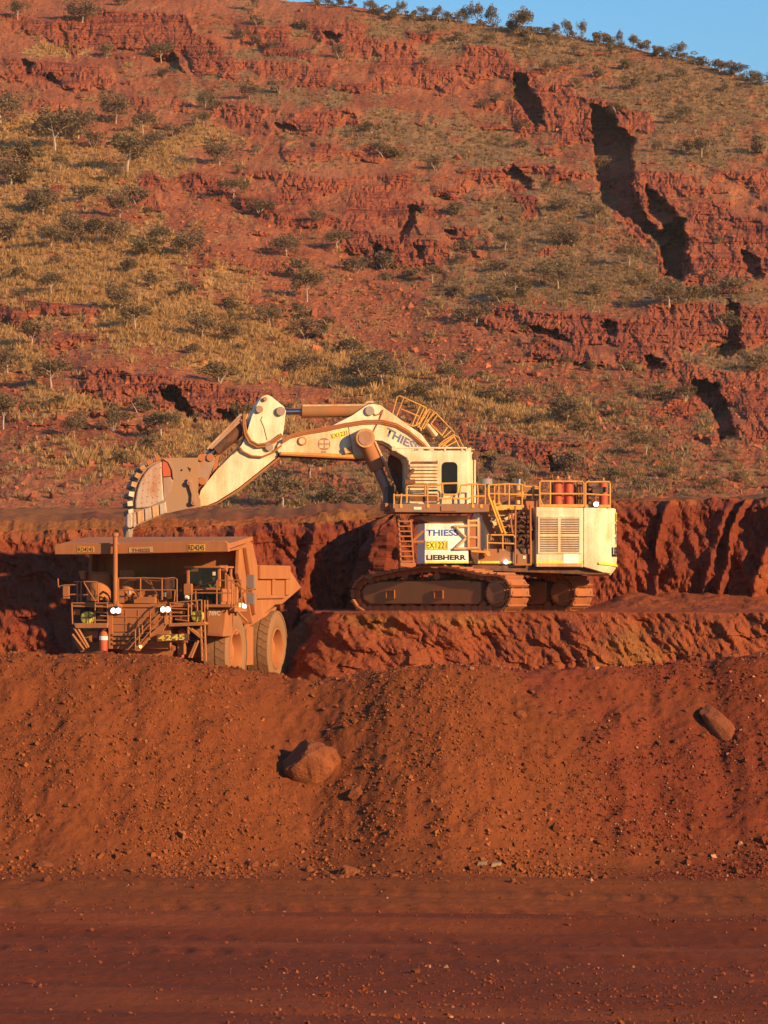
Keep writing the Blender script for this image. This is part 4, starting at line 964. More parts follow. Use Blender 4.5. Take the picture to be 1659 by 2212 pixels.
for side in (-1, 1):
    tv = side * 2.83
    fr = MB()
    out_ = side * .56
    prof = [(-3.5, .34), (2.55, .34), (2.75, .50), (2.75, 1.38), (1.6, 1.46), (-2.9, 1.40), (-3.75, 1.22), (-4.0, .95), (-3.9, .55)]
    fr.prism([(a, -.62, z_) for a, z_ in prof], (0, 1.24, 0))
    tf = fr.build('crawler_track', M['ochre'], EX, .05)
    tf.location = (tv * math.sin(-(UA - EB)), tv * math.cos(UA - EB), 0); tf.rotation_euler = (0, 0, UA - EB)
    for (a, z_), an_ in zip(q, ang):
        o = link('track_shoe', shoe_me, tf); o.location = (a, 0, z_); o.rotation_euler = (0, -an_, 0)
    # sprocket with its teeth, idler, rollers, step boxes
    sp = MB(); teeth = []
    for k in range(44):
        r_ = .66 if k % 2 else .60; a = 2 * math.pi * k / 44; teeth.append((3.62 + r_ * math.cos(a), -.60, .86 + r_ * math.sin(a)))
    sp.prism(teeth, (0, 1.2, 0)); sp.cyl((3.62, -.70, .86), (3.62, .70, .86), .50, 28); sp.build('sprocket', M['ochre'], tf, .015)
    idl = MB(); idl.cyl((-3.66, -.35, .80), (-3.66, .35, .80), .62, 24); idl.build('idler', M['track'], tf, .02)
    for k in range(8):
        MB().cyl((-3.0 + k * .82, -.45, .30), (-3.0 + k * .82, .45, .30), .20, 14).build('track_roller', M['track'], tf)
    for k in (-1.6, .2): MB().cyl((k, -.5, 1.66), (k, .5, 1.66), .17, 14).build('carrier_roller', M['track'], tf)
    for k in (-2.6, .15):
        mb = MB()
        for a0, a1, b0, b1 in ((k, k + .52, .95, 1.0), (k, k + .52, .60, .65), (k, k + .05, .65, .95), (k + .47, k + .52, .65, .95)): mb.box(a0, a1, -.68, -.61, b0, b1)
        mb.build('step_box', M['ochre'], tf)
    # dirt heaped on the frame
    rg = np.random.default_rng(3 + side); nn = 420; a = rg.uniform(-3.0, 2.4, nn); cl_ = np.exp(-((a - (-.8 if side < 0 else 1.0)) / 1.0) ** 2)
    Pd = np.stack([a, rg.uniform(-.6, .6, nn), 1.42 + .16 * cl_ * rg.uniform(0, 1, nn)], -1)
    d_ = stones('dirt', Pd, .05 + .08 * rg.uniform(0, 1, nn) ** 2, m_stone, 40 + side, np.full(nn, .2)); d_.parent = tf; d_['kind'] = 'stuff'
cb = MB(); cb.box(-2.1, 2.1, -2.3, 2.3, .55, 1.25); cb.cyl((0, 0, 1.25), (0, 0, 1.75), 1.9, 40); cb.cyl((0, 0, 1.30), (0, 0, 1.45), 2.1, 60)
o = cb.build('car_body', M['track'], EX, .03); o.rotation_euler = (0, 0, UA - EB)

# --- house frame: dark belly, valance with yellow tape
slab('slew_frame', z2, [(470, 700), (1395, 712), (1560, 755), (1440, 760), (900, 740), (520, 722)], NV + .35, 2.9, M['dark'])
slab('main_frame', z2, rect(735, 610, 1110, 700), NV + .25, 2.6, M['grey'])
for a, b_ in ((735, 800), (805, 910), (950, 985)): slab('reflective_tape', z2, rect(a, 681, b_, 693), NV + .22, NV + .26, M['tape'], bev=0)
# white lettered panel
pn = slab('side_panel', z2, [(476, 463), (712, 463), (728, 478), (730, 695), (476, 695)], NV, -1.0, M['white'])
text('THIESS', quadmap(e(z2, 484, 536, NV - .004), e(z2, 672, 536, NV - .004), e(z2, 484, 498, NV - .004)), M['blue'], pn, bold=.035)
slab('number_plate', z2, rect(481, 566, 608, 613), NV - .02, NV - .004, M['tape'], pn, 0)
slab('plate_border', z2, rect(479, 564, 610, 615), NV - .010, NV - .002, M['black'], pn, 0)
text('EX1221', quadmap(e(z2, 487, 608, NV - .024), e(z2, 603, 608, NV - .024), e(z2, 487, 571, NV - .024)), M['black'], pn, bold=.006)
text('LIEBHERR', quadmap(e(z2, 485, 675, NV - .004), e(z2, 717, 675, NV - .004), e(z2, 485, 645, NV - .004)), M['black'], pn, bold=.045)
slab('reflective_tape', z2, rect(480, 682, 726, 693), NV - .012, NV - .004, M['tape'], pn, 0)
slab('cab_riser', z2, [(505, 417), (720, 417), (727, 424), (727, 459), (500, 459), (430, 424)], NV + .06, -1.0, M['cream_dirty'])
slab('cab_riser_shelf', z2, [(420, 412), (500, 412), (525, 470), (480, 460)], NV + .4, -1.2, M['grey'])
# access ladder at the nose
ld = rails(z2, [[(322, 420), (338, 700)], [(392, 420), (412, 700)]], NV - .15, .05, 'boarding_ladder', M['brown'])
for k in range(9):
    y_ = 450 + k * 29; xx = 322 + (y_ - 420) * .057
    MB().box(*(lambda a, b: (a.x, b.x, a.y - .10, a.y + .10, a.z - .03, a.z + .03))(e(z2, xx, y_, NV - .15), e(z2, xx + 70, y_, NV - .15))).build('rung', M['brown'], ld)
slab('foot_step', z2, [(335, 688), (425, 692), (425, 712), (400, 720), (335, 712)], NV - .45, NV + .3, M['brown'], ld)
rails(z2, [[(405, 570), (470, 570)], [(410, 560), (468, 505)]], NV - .1, .07, 'ladder_brace', M['brown'], ld)
# swing-in service platform folded against the side
sp_ = rails(z2, [[(645, 480), (790, 475)], [(645, 610), (790, 605)], [(660, 488), (715, 545)], [(660, 602), (715, 550)], [(728, 440), (728, 610)], [(785, 430), (785, 610)], [(728, 450), (785, 446)], [(730, 545), (785, 545)]], NV - .10, .065, 'service_platform', M['cream_dirty'])
slab('platform_plate', z2, rect(735, 450, 800, 620), NV - .09, NV + .02, M['brown'], sp_)
slab('platform_hinge', z2, [(745, 618), (850, 622), (858, 650), (840, 655), (825, 635), (745, 630)], NV - .12, NV + .05, M['railyel'], sp_)
slab('support_leg', z2, [(740, 632), (790, 632), (785, 700), (765, 700)], NV - .1, NV + .15, M['dark'], sp_)

# --- cab and its catwalk
pl = slab('catwalk', z2, [(300, 350), (735, 350), (850, 352), (850, 395), (745, 400), (303, 397)], NV - .95, -.6, M['grey'])
slab('data_plate', z2, rect(413, 367, 458, 383), NV - .97, NV - .955, M['cream'], pl, 0)
slab('toe_box', z2, rect(570, 362, 662, 392), NV - 1.0, NV - .952, M['grey'], pl)
CBV = NV - .05
cab = slab('cab', z2, [(300, 42), (730, 40), (732, 360), (348, 362), (384, 300), (384, 118), (372, 84)], CBV, -.75, M['cream'], bev=.05)
slab('roof_rail', z2, rect(298, 20, 722, 30), CBV - .05, CBV + .12, M['cream'], cab)
for x_ in (312, 405, 520, 590, 690, 716): slab('rail_stub', z2, rect(x_, 30, x_ + 9, 44), CBV - .02, CBV + .06, M['cream'], cab, 0)
slab('roof_rail_end', z2, rrect(285, 14, 308, 42, 8), CBV - .1, CBV + .15, M['cream'], cab)
slab('visor', z2, [(300, 60), (380, 82), (384, 235), (330, 300), (262, 120), (270, 70)], -1.2, -1.0, M['dark'], cab)  # near-black colour paints in the shade on the cab's front
# louvred side window: each blade a piece
wl = slab('window_recess', z5, rrect(345, 365, 800, 985, 55), CBV - .03, CBV - .005, M['dark'], cab, 0)
slab('window_trim', z5, rect(330, 345, 352, 1000), CBV - .06, CBV, M['cream'], cab); slab('window_trim', z5, rect(778, 345, 800, 1000), CBV - .06, CBV, M['cream'], cab)
for k in range(9):
    y_ = 405 + k * 52.5; MB().prism([e(z5, 352, y_, CBV - .05), e(z5, 352, y_ + 8, CBV - .13), e(z5, 352, y_ + 40, CBV - .15), e(z5, 352, y_ + 34, CBV - .05)], (e(z5, 780, y_, CBV) - e(z5, 352, y_, CBV)) * 1.0).build('louvre_blade', M['cream'], cab)
dr = slab('cab_door', z5, rrect(800, 350, 1110, 945, 40), CBV - .04, CBV, M['cream'], cab)
slab('door_glass', z5, rrect(845, 375, 1090, 880, 70), CBV - .055, CBV - .042, M['glass'], cab, 0)
slab('rear_cab_post', z2, rect(727, 25, 745, 345), CBV + .1, CBV + .6, M['cream'], cab)
rails(z2, [[(748, 50), (750, 345)], [(766, 90), (766, 345)]], CBV + .3, .05, 'cab_pipe', M['cream'], cab)
wl_ = slab('work_lamp', z2, rrect(755, 55, 786, 92, 9), CBV + .2, CBV + .5, M['dark'], cab)
rails(z2, [[(762, 30), (762, -2)], [(772, 30), (770, 5)]], CBV + .4, .012, 'aerial', M['dark'], cab)
rails(z2, [[(740, 20), (745, 36), (765, 36)]], CBV + .3, .04, 'lamp_bracket', M['yellow'], cab)
# catwalk rail
CR = NV - .9
hr = rails(z2, [[(298, 300), (545, 303), (560, 318), (620, 318), (633, 303), (640, 318), (730, 320), (760, 305), (830, 305)], [(372, 340), (372, 250), (380, 245), (560, 240), (575, 232), (662, 230), (668, 240), (668, 285), (655, 296), (590, 296), (580, 285), (578, 235)],
              [(298, 375), (298, 290)], [(335, 375), (342, 290)], [(492, 370), (492, 232)], [(478, 300), (478, 235)], [(680, 300), (685, 242), (740, 236), (826, 238), (826, 360)], [(752, 360), (752, 240)], [(780, 360), (785, 300), (780, 240)]], CR, .045, 'catwalk_rail')
mb = MB()
for x_ in (335, 492, 752, 800): mb.cyl(e(z2, x_, 352, CR), e(z2, x_, 372, CR), .10, 10)
mb.build('rail_socket', M['yellow'], hr)
# mirrors, wipers and lamps at the cab nose
nz_ = rails(z2, [[(335, 330), (338, 240), (332, 190), (345, 175)], [(345, 200), (338, 230)], [(300, 345), (318, 230), (300, 170)], [(285, 240), (330, 210)]], -2.2, .035, 'nose_bracket', M['dark'])
slab('mirror', z5, [(295, 590), (400, 470), (440, 500), (335, 620)], CBV - .25, CBV - .1, M['dark'], nz_); slab('mirror', z5, rrect(270, 645, 438, 720, 8), CBV - .3, CBV - .15, M['dark'], nz_)
slab('grab_handle', z5, [(280, 785), (330, 785), (330, 800), (300, 800), (310, 1010), (290, 1010)], CBV - .3, CBV - .2, M['white'], nz_)
slab('nose_guard', z2, [(262, 250), (300, 240), (305, 350), (262, 345)], -2.4, -.8, M['dark'])
slab('nose_step', z2, rect(240, 345, 300, 388), -2.6, -1.4, M['brown'])

# --- middle deck: valve block, hoses, stair, exhausts
slab('centre_house', z2, [(850, 380), (1000, 372), (1060, 372), (1062, 620), (850, 620)], -2.0, 2.2, M['cream'])
slab('mid_deck', z2, rect(845, 355, 1052, 384), -2.9, 2.0, M['yellow'])
slab('deck_locker', z2, rect(858, 318, 915, 355), -2.2, -1.2, M['yellow'])
slab('dark_strut', z2, [(800, 402), (850, 402), (940, 640), (905, 640)], -2.6, -2.3, M['grey'])
slab('valve_recess', z2, rect(1060, 320, 1128, 705), -2.4, 1.5, M['brown'])
slab('duct_housing', z2, rect(1045, 240, 1140, 325), -1.6, .6, M['grey'])
stl = rails(z2, [[(846, 240), (846, 300), (925, 520)], [(872, 330), (945, 530)]], NV + .25, .055, 'stair', M['yellow'])
for k in range(6): MB().box(*(lambda a: (a.x - .05, a.x + .55, a.y, a.y + .3, a.z - .02, a.z + .02))(e(z2, 856 + k * 13, 350 + k * 33, NV + .25))).build('tread', M['yellow'], stl)
rails(z2, [[(860, 560), (860, 530), (990, 530), (1000, 545)], [(838, 575), (995, 580)], [(838, 640), (838, 530), (850, 527)], [(928, 620), (928, 530)]], NV + .05, .04, 'step_rail')
rails(z2, [[(848, 240), (960, 235), (1040, 238), (1060, 250), (1140, 252)], [(848, 290), (1040, 296), (1140, 300)], [(965, 380), (965, 235)], [(905, 355), (905, 240)], [(1040, 380), (1040, 240)], [(1100, 320), (1105, 262), (1140, 262)], [(940, 300), (940, 238)], [(880, 355), (880, 250), (895, 240)]], -2.75, .04, 'deck_rail')
for (xa, xb, ya, yb, mt, nm) in ((1002, 1030, 228, 350, 'cream_dirty', 'exhaust_stack'), (996, 1040, 206, 234, 'chrome', 'exhaust_cap'), (990, 1062, 280, 312, 'yellow', 'filter_bowl'), (790, 868, 204, 236, 'bluegrey', 'air_intake')):
    a, b_ = e(z2, (xa + xb) / 2, yb, -2.2), e(z2, (xa + xb) / 2, ya, -2.2); r_ = (e(z2, xb, ya, -2.2) - e(z2, xa, ya, -2.2)).length / 2
    MB().cyl(a, b_, r_, 20).build(nm, M[mt], EX, 0, True)
rg = random.Random(5)
for k in range(11):                                      # looped hydraulic hoses
    x0 = 985 + (k % 4) * 22; y0 = 400 + k * 26
    rail(z2, [(x0 - 8, y0), (x0 + 4, y0 - 22), (x0 + 26, y0 - 24), (x0 + 40, y0 - 2), (x0 + 52 + rg.uniform(-8, 8), y0 + 20), (x0 + 66, y0 + 4)], [-2.9 + rg.uniform(-.2, .2) for _ in range(6)], .065, 'hydraulic_hose', M['dark'])
for k in range(6): rail(z2, [(945 + k * 9, 470 + k * 6), (940 + k * 12, 540), (950 + k * 9, 610), (985, 660 + k * 4)], [-2.95, -3.0, -3.05, -2.9], .05, 'hydraulic_hose', M['dark'])
for k in range(9): rail(z2, [(1010, 430 + k * 28), (1035, 418 + k * 28 + rg.uniform(-6, 6)), (1060, 432 + k * 28), (1082, 424 + k * 28)], -2.95, .07, 'hydraulic_hose', M['dark'])
slab('valve_block', z2, rect(1012, 640, 1085, 700), -3.1, -2.2, M['grey']); slab('valve_tag', z2, rect(1045, 650, 1062, 668), -3.12, -3.101, M['cream'], bev=0)
slab('valve_block', z2, rect(945, 470, 1008, 610), -2.75, -2.0, M['brown']); slab('valve_block', z2, rect(1010, 420, 1088, 640), -2.75, -2.0, M['brown'])
rails(z2, [[(1002, 360), (1000, 705)], [(1088, 355), (1090, 705)], [(985, 410), (975, 450), (985, 520)], [(1000, 702), (1092, 702)], [(965, 440), (965, 410), (985, 408), (990, 440)]], NV + .1, .05, 'valve_frame', M['brown'])
slab('work_lamp', z2, rrect(1095, 560, 1116, 700, 8), NV + .2, NV + .5, M['yellow'])
for x_, y_, v_ in ((948, 686, NV + .1),):
    p = e(z2, x_, y_, v_); lamp_ = MB().lathe(p, (0, -1, .1), [(.0, -.10), (.08, -.10), (.09, 0), (.0, .02)], 14).build('work_lamp', M['lamp'], EX, 0, True)

# --- power pack
pp = slab('power_pack', z2, [(1122, 368), (1395, 372), (1395, 718), (1122, 714)], NV, 3.2, M['cream'], bev=.04)
gr = slab('radiator_grille', z6, rect(735, 558, 1192, 952), NV - .012, NV - .001, M['dark'], EX, 0)
for a, b_, c_, d_ in ((728, 548, 745, 960), (1178, 548, 1200, 960), (945, 548, 974, 960), (745, 548, 945, 566), (974, 548, 1178, 566), (745, 744, 945, 768), (974, 744, 1178, 768), (745, 942, 945, 960), (974, 942, 1178, 960)):
    slab('grille_frame', z6, rect(a, b_, c_, d_), NV - .07, NV - .004, M['cream'], gr, .01)
for cx0, cx1 in ((745, 945), (974, 1178)):
    for r0 in (568, 770):
        for k in range(9):
            y_ = r0 + k * 19.4
            MB().prism([e(z6, cx0, y_, NV - .02), e(z6, cx0, y_ + 3, NV - .06), e(z6, cx0, y_ + 9, NV - .065), e(z6, cx0, y_ + 7, NV - .02)], e(z6, cx1, y_, NV) - e(z6, cx0, y_, NV)).build('grille_slat', M['cream'], gr)
slab('reflective_tape', z2, rect(1124, 680, 1394, 694), NV - .014, NV - .004, M['tape'], pp, 0)
slab('notice_plate', z6, rect(1005, 960, 1168, 1066), NV - .028, NV - .016, M['white'], pp, 0)
slab('skirt', z2, rect(1124, 696, 1390, 714), NV - .05, NV - .006, M['cream_dirty'], pp)
# counterweight: rounded plan
uA = e(z2, 1397, 500, NV).x; uB = e(z2, 1576, 500, -1.6).x; zT = e(z2, 1450, 372, NV).z; zM = e(z2, 1500, 680, NV).z; zBt = e(z2, 1500, 752, NV).z
def plan(a):                       # a in 0..1 along near side and rounded corner
    L1 = 1.05; Rr = 1.55; tot = L1 + Rr * math.pi / 2; s_ = a * tot
    ub = uB - .0
    if s_ < L1: return (uA + (ub - Rr - uA) * s_ / L1, NV)
    t = (s_ - L1) / Rr; return (ub - Rr + Rr * math.sin(t), NV + Rr - Rr * math.cos(t))
pv = [plan(i / 20) for i in range(21)]; pv = pv + [(u_, -v_) for u_, v_ in reversed(pv)]
mb = MB(); nP = len(pv); uC = e(z2, 1450, 700, NV).x
rings = []
def cut(u_): return zM - .05 - .9 * 0
for z_, sh in ((zT, .05), (zT - .06, 0), ((zT + zM) / 2, -.02), (zM + .12, -.05), (zBt + .35, .0), (zBt, .28)):
    rings.append([(u_ - sh * max(0, (u_ - uA) / (uB - uA)), v_ * (1 - .03 * max(sh, 0)), z_ - (0 if z_ > zM else .42 * max(0, (u_ - uA) / (uB - uA)) * (1 if z_ <= zBt + .4 else 0) - .30 * (z_ <= zBt + .4))) for u_, v_ in pv])
vs = [p for r_ in rings for p in r_]; fs = []
for i in range(len(rings) - 1):
    for k in range(nP): fs.append((i * nP + (k + 1) % nP, i * nP + k, (i + 1) * nP + k, (i + 1) * nP + (k + 1) % nP))
fs.append(tuple(range(nP))); fs.append(tuple((len(rings) - 1) * nP + k for k in reversed(range(nP))))
cwt = MB().add(vs, fs).build('counterweight', M['cream'], EX, .03, True)
def onplan(a0, a1, zlo, zhi, off=.03):
    def f(a, b_):
        u_, v_ = plan(a0 + (a1 - a0) * a); u2, v2 = plan(a0 + (a1 - a0) * a + .01); t_ = Vector((u2 - u_, v2 - v_, 0)).normalized()
        return Vector((u_, v_, zlo + (zhi - zlo) * b_)) + Vector((t_.y, -t_.x, 0)) * off
    return f
zz_ = lambda y: e(z2, 1540, y, NV + .5).z
text('LIEBHERR', onplan(.66, 1.25, zz_(655), zz_(600), .075), M['black'], cwt, bold=.045)
text('THIESS', onplan(.76, 1.1, zz_(583), zz_(540), .05), M['slate'], cwt, bold=.03)
def strip(name, a0, a1, zlo, zhi, mat, off, dz=0):
    f = onplan(a0, a1, zlo, zhi, off); k = 10; vs = [f(i / k, j) + Vector((0, 0, dz * i / k)) for i in range(k + 1) for j in (0, 1)]
    return MB().add(vs, [(2 * i, 2 * i + 2, 2 * i + 3, 2 * i + 1) for i in range(k)]).build(name, mat, cwt)
strip('warning_plate', .80, .98, zz_(450), zz_(400), M['tape'], .06); strip('warning_plate', .78, .98, zz_(525), zz_(460), M['cream_dirty'], .055)
text('22', onplan(.80, .93, zz_(520), zz_(465), .06), M['black'], cwt, bold=.03); text('E', onplan(.82, .92, zz_(445), zz_(405), .066), M['black'], cwt, bold=.02)
strip('reflective_tape', .42, .98, zz_(700), zz_(686), M['tape'], .075, -.16)
# rail and bottles on top of the power pack
tr_l = rails(z2, [[(1142, 365), (1142, 225), (1150, 218), (1390, 220), (1398, 230), (1398, 365)], [(1142, 290), (1398, 292)], [(1203, 365), (1203, 220)], [(1408, 368), (1408, 230), (1415, 222), (1545, 222), (1550, 235), (1550, 375)], [(1408, 292), (1550, 300)], [(1165, 365), (1150, 340), (1142, 310)]], NV + .25, .045, 'roof_rail')
slab('kick_plate', z2, rect(1140, 352, 1400, 368), NV + .2, NV + .26, M['railyel'], tr_l); slab('kick_plate', z2, rect(1405, 354, 1550, 372), NV + .2, NV + .26, M['railyel'], tr_l)
def bottle(xa, xb, ya, yb, v_, mt, nm='pressure_bottle'):
    b0 = e(z2, (xa + xb) / 2, yb, v_); t0 = e(z2, (xa + xb) / 2, ya, v_); r_ = (e(z2, xb, ya, v_) - e(z2, xa, ya, v_)).length / 2; h_ = t0.z - b0.z
    o = MB().lathe(b0, (0, 0, 1), [(0, 0), (r_, 0), (r_, h_ - r_ * .9), (r_ * .9, h_ - r_ * .45), (r_ * .6, h_ - .12 * r_), (r_ * .25, h_), (.0, h_ + .01)], 20).build(nm, M[mt], EX, 0, True)
    MB().cyl(t0, t0 + Vector((0, 0, .12)), r_ * .28, 8).build('valve', M['yellow'], o); return o
bottle(1219, 1274, 203, 352, -2.7, 'red'); bottle(1284, 1337, 203, 352, -2.7, 'red'); bottle(1486, 1536, 215, 365, -2.3, 'red')
for k in range(3): bottle(1342 + k * 16, 1356 + k * 16, 235, 352, -2.6, 'dark')
bottle(1412, 1442, 225, 352, -2.4, 'dark'); bottle(1210, 1222, 195, 352, -2.2, 'dark')
slab('hose_roll', z2, [(1445, 268), (1480, 255), (1532, 250), (1532, 280), (1480, 292), (1450, 288)], -2.8, -2.4, M['dark'])
wlm = slab('work_lamp', z2, rect(1448, 335, 1490, 366), NV + .0, NV + .15, M['dark']); slab('lens', z2, rrect(1458, 340, 1483, 362, 6), NV - .03, NV - .004, M['lamp'], wlm, 0)
rail(z2, [(1468, 338), (1466, 310), (1470, 295)], NV + .1, .03, 'lamp_stalk', M['brown'], wlm)

# --- boom
BW = .95
BOOM = [z3(905, 330), z3(925, 303), z3(1000, 268), z3(1130, 238), z3(1220, 216), z3(1330, 160), z3(1400, 110), z3(1420, 98), z3(1445, 94), z3(1490, 100), (848.2, 894.1), (881, 917.9), (910.3, 938), (931, 966), (952, 1005), (962, 1060), (950, 1095), (915, 1095), (893, 1060), (880, 1005),
        (851.8, 971), (840.9, 960), (824.4, 952.6), (808, 953), (800, 965), (792.6, 990.8), z3(1380, 403), z3(920, 378), z3(905, 360)]
idf = lambda x, y: (x, y)
bm_ = slab('boom', idf, BOOM, -BW, BW, M['cream'], bev=.03)
text('THIESS', quadmap(FE.v(*z4(362, 628), -BW - .006), FE.v(*z4(752, 838), -BW - .006), FE.v(*z4(400, 535), -BW - .006)), M['slate'], bm_, bold=.04)
slab('number_plate', z3, [(1210, 263), (1305, 238), (1309, 273), (1214, 294)], -BW - .02, -BW - .004, M['tape'], bm_, 0)
text('EX1221', quadmap(FE.v(*z3(1216, 290), -BW - .025), FE.v(*z3(1304, 269), -BW - .025), FE.v(*z3(1213, 267), -BW - .025)), M['black'], bm_, bold=.006)
slab('boom_flange', z3, [(925, 366), (1330, 378), (1410, 392), (1413, 404), (925, 378)], -BW - .08, -BW - .004, M['yellow'], bm_, .01)
slab('boom_underplate', z3, [(920, 378), (1413, 405), (1413, 411), (920, 386)], -BW - .1, BW + .1, M['brown'], bm_, .01)
def disc(zf, x, y, r, v0, v1, name, mat, parent, n_=28):
    a = e(zf, x, y, v0); rr = (e(zf, x + r, y, v0) - a).length
    return MB().cyl(a, a + Vector((0, v1 - v0, 0)), rr, n_).build(name, M[mat], parent, .015, False)
disc(z3, 1432, 133, 27, -BW - .12, -BW - .004, 'pin_boss', 'gsteel', bm_)
disc(z3, 1047, 305, 25, -BW - .07, -BW - .004, 'ring_seal', 'brown', bm_); disc(z3, 1047, 305, 18, -BW - .09, -BW - .072, 'ring_plug', 'cream', bm_)
disc(z3, 1172, 322, 36, -BW - .012, -BW - .004, 'emblem', 'gsteel', bm_)
for a in ((1145, 300, 1168, 318), (1176, 300, 1199, 318), (1145, 326, 1168, 344), (1176, 326, 1199, 344)): slab('emblem_quarter', z3, rect(*a), -BW - .018, -BW - .014, M['cream'], bm_, 0)
slab('emblem_bar', z3, rect(1155, 362, 1183, 376), -BW - .018, -BW - .004, M['gsteel'], bm_, 0)
slab('foot_box', z3, [(1283, 345), (1325, 335), (1330, 370), (1292, 378)], -BW - .25, -BW - .004, M['cream_dirty'], bm_)
mb = MB()
for dv, dy in ((-BW - .10, 0), (-BW - .10, 9), (-BW - .06, 18)):
    mb.tube([e(z3, x, y + dy, dv) for x, y in ((935, 300), (985, 268), (1080, 244), (1180, 228), (1290, 205), (1400, 188), (1500, 186), (1580, 205), (1650, 245), (1740, 320), (1790, 380))], .035, 6)
mb.build('boom_pipe', M['brown'], bm_, 0, True)
rails(z4, [[(350, 330), (300, 460), (215, 620)], [(240, 375), (255, 395), (310, 380), (345, 335)]], -BW - .05, .03, 'grease_line', M['brown'], bm_)
rails(z3, [[(1312, 225), (1318, 290), (1338, 390)]], -BW - .015, .015, 'weld_seam', M['brown'], bm_)
rails(z4, [[(240, 700), (330, 705), (410, 745), (470, 800)], [(245, 720), (330, 728), (405, 768), (455, 820)]], -BW - .12, .05, 'hose', M['dark'], bm_)
# guard rails over the gooseneck: two rows, every bar real
RV = (-BW + .1, BW - .1)
for v_ in RV:
    frame_ = [[(460, 375), (510, 185), (540, 165), (780, 270), (850, 305), (860, 330), (835, 420), (740, 515), (700, 525), (640, 500), (470, 425), (460, 375)],
              [(500, 420), (590, 190)], [(560, 320), (770, 410)], [(690, 510), (785, 280)], [(730, 515), (830, 305)], [(770, 500), (860, 320)],
              [(755, 540), (890, 320), (960, 360), (1180, 590), (1190, 620), (1060, 700), (1000, 750)], [(790, 570), (905, 345)], [(820, 560), (940, 365)], [(770, 520), (800, 580)], [(910, 500), (1050, 640)], [(910, 500), (985, 400)], [(1040, 640), (1105, 540)],
              [(1000, 770), (1200, 635), (1240, 655), (1295, 775)], [(1045, 770), (1190, 640)], [(1090, 770), (1215, 700)], [(1180, 640), (1250, 775)], [(1060, 745), (1110, 775)], [(860, 470), (960, 370)], [(1060, 660), (1150, 580)]]
    rails(z4, frame_, v_, .032, 'boom_guard_rail', M['yellow'], bm_)
for k in range(7): rail(z4, [(540 + k * 55, 440 + k * 36), (570 + k * 55, 415 + k * 38), (620 + k * 55, 440 + k * 40)], -.3 + .1 * k, .06, 'boom_hose', M['dark'] if k % 2 else M['gsteel'], bm_)
slab('boom_step', z4, [(850, 490), (880, 485), (1000, 620), (975, 650)], -.6, .3, M['cream'], bm_)
# boom lift cylinders
for v_ in (-BW - .35, BW + .35):
    a = e(z3, 1400, 290, v_); b_ = e(z3, 1530, 585, v_); d_ = b_ - a
    o = MB().cyl(a + d_ * .08, a + d_ * .60, .36, 24).build('lift_cylinder', M['brown'], EX, .02, True)
    MB().cyl(a + d_ * .60, a + d_ * 1.0, .24, 20).build('piston_rod', M['gsteel'], o, 0, True)
    MB().cyl(a - Vector((0, .42, 0)), a + Vector((0, .42, 0)), .46, 24).build('cylinder_eye', M['cream_dirty'], o, .02, True)
    MB().cyl(a - Vector((0, .46, 0)), a - Vector((0, .425, 0)), .33, 24).build('pin_cap', M['gsteel'], o, 0)
    MB().tube([a + d_ * .1 + Vector((.36, -.2, .1)), a + d_ * .85 + Vector((.40, -.2, .05))], .06, 8).build('guard_pipe', M['cream_dirty'], o, 0, True)
# stick cylinder along the top
for v_ in (-.45, .45):
    a = e(z3, 925, 140, v_); b_ = e(z3, 1432, 133, v_); d_ = b_ - a
    o = MB().cyl(a + d_ * .23, a + d_ * .97, .285, 24).build('stick_cylinder', M['ochre'], EX, .02, True)
    MB().cyl(a + d_ * .0, a + d_ * .23, .15, 18).build('piston_rod', M['chrome'], o, 0, True)
    MB().tube([e(z3, 1050, 105, v_ - .1), e(z3, 1398, 101, v_ - .1), e(z3, 1420, 82, v_ - .1), e(z3, 1452, 84, v_ - .1)], .06, 8).build('cylinder_pipe', M['cream_dirty'], o, 0, True)
# stick
STW = .80
STK = [z3(835, 44), z3(850, 42), z3(872, 52), z3(905, 78), z3(945, 112), z3(955, 135), z3(942, 240), z3(930, 310), z3(918, 360), z3(905, 395), z3(800, 480), z3(680, 575), z3(560, 650), z3(505, 672), z3(465, 678), z3(455, 640), z3(470, 585), z3(500, 545), z3(560, 470), z3(640, 390), z3(700, 330), z3(722, 290), z3(738, 235), z3(760, 165), z3(790, 95), z3(815, 55)]
sk_ = slab('stick', idf, STK, -STW, STW, M['cream'], bev=.03)
slab('stick_shade_strip', z3, [(918, 392), (800, 485), (680, 580), (560, 656), (480, 684), (560, 664), (690, 590), (810, 495), (920, 405)], -STW - .05, STW + .2, M['ochre'], sk_, .01)  # dark strip paints in the shaded underside of the stick
for x_, y_, r_ in ((805, 124, 21), (926, 135, 26), (860, 338, 24), (838, 66, 12)): disc(z3, x_, y_, r_, -STW - .16, -STW - .004, 'pin_boss', 'gsteel', sk_)
rails(z3, [[(715, 150), (712, 210), (722, 270), (745, 315), (790, 340), (840, 335), (890, 310), (935, 275)], [(722, 150), (720, 205), (732, 262), (755, 303), (795, 325), (840, 320), (885, 298), (930, 265)], [(690, 340), (710, 365), (760, 390), (820, 395), (880, 370), (930, 330)]], -STW - .12, .055, 'stick_hose', M['ochre'], sk_)
rails(z3, [[(820, 165), (812, 185), (830, 225), (848, 300)], [(690, 345), (655, 380), (700, 345)]], -STW - .012, .018, 'grease_line', M['brown'], sk_)
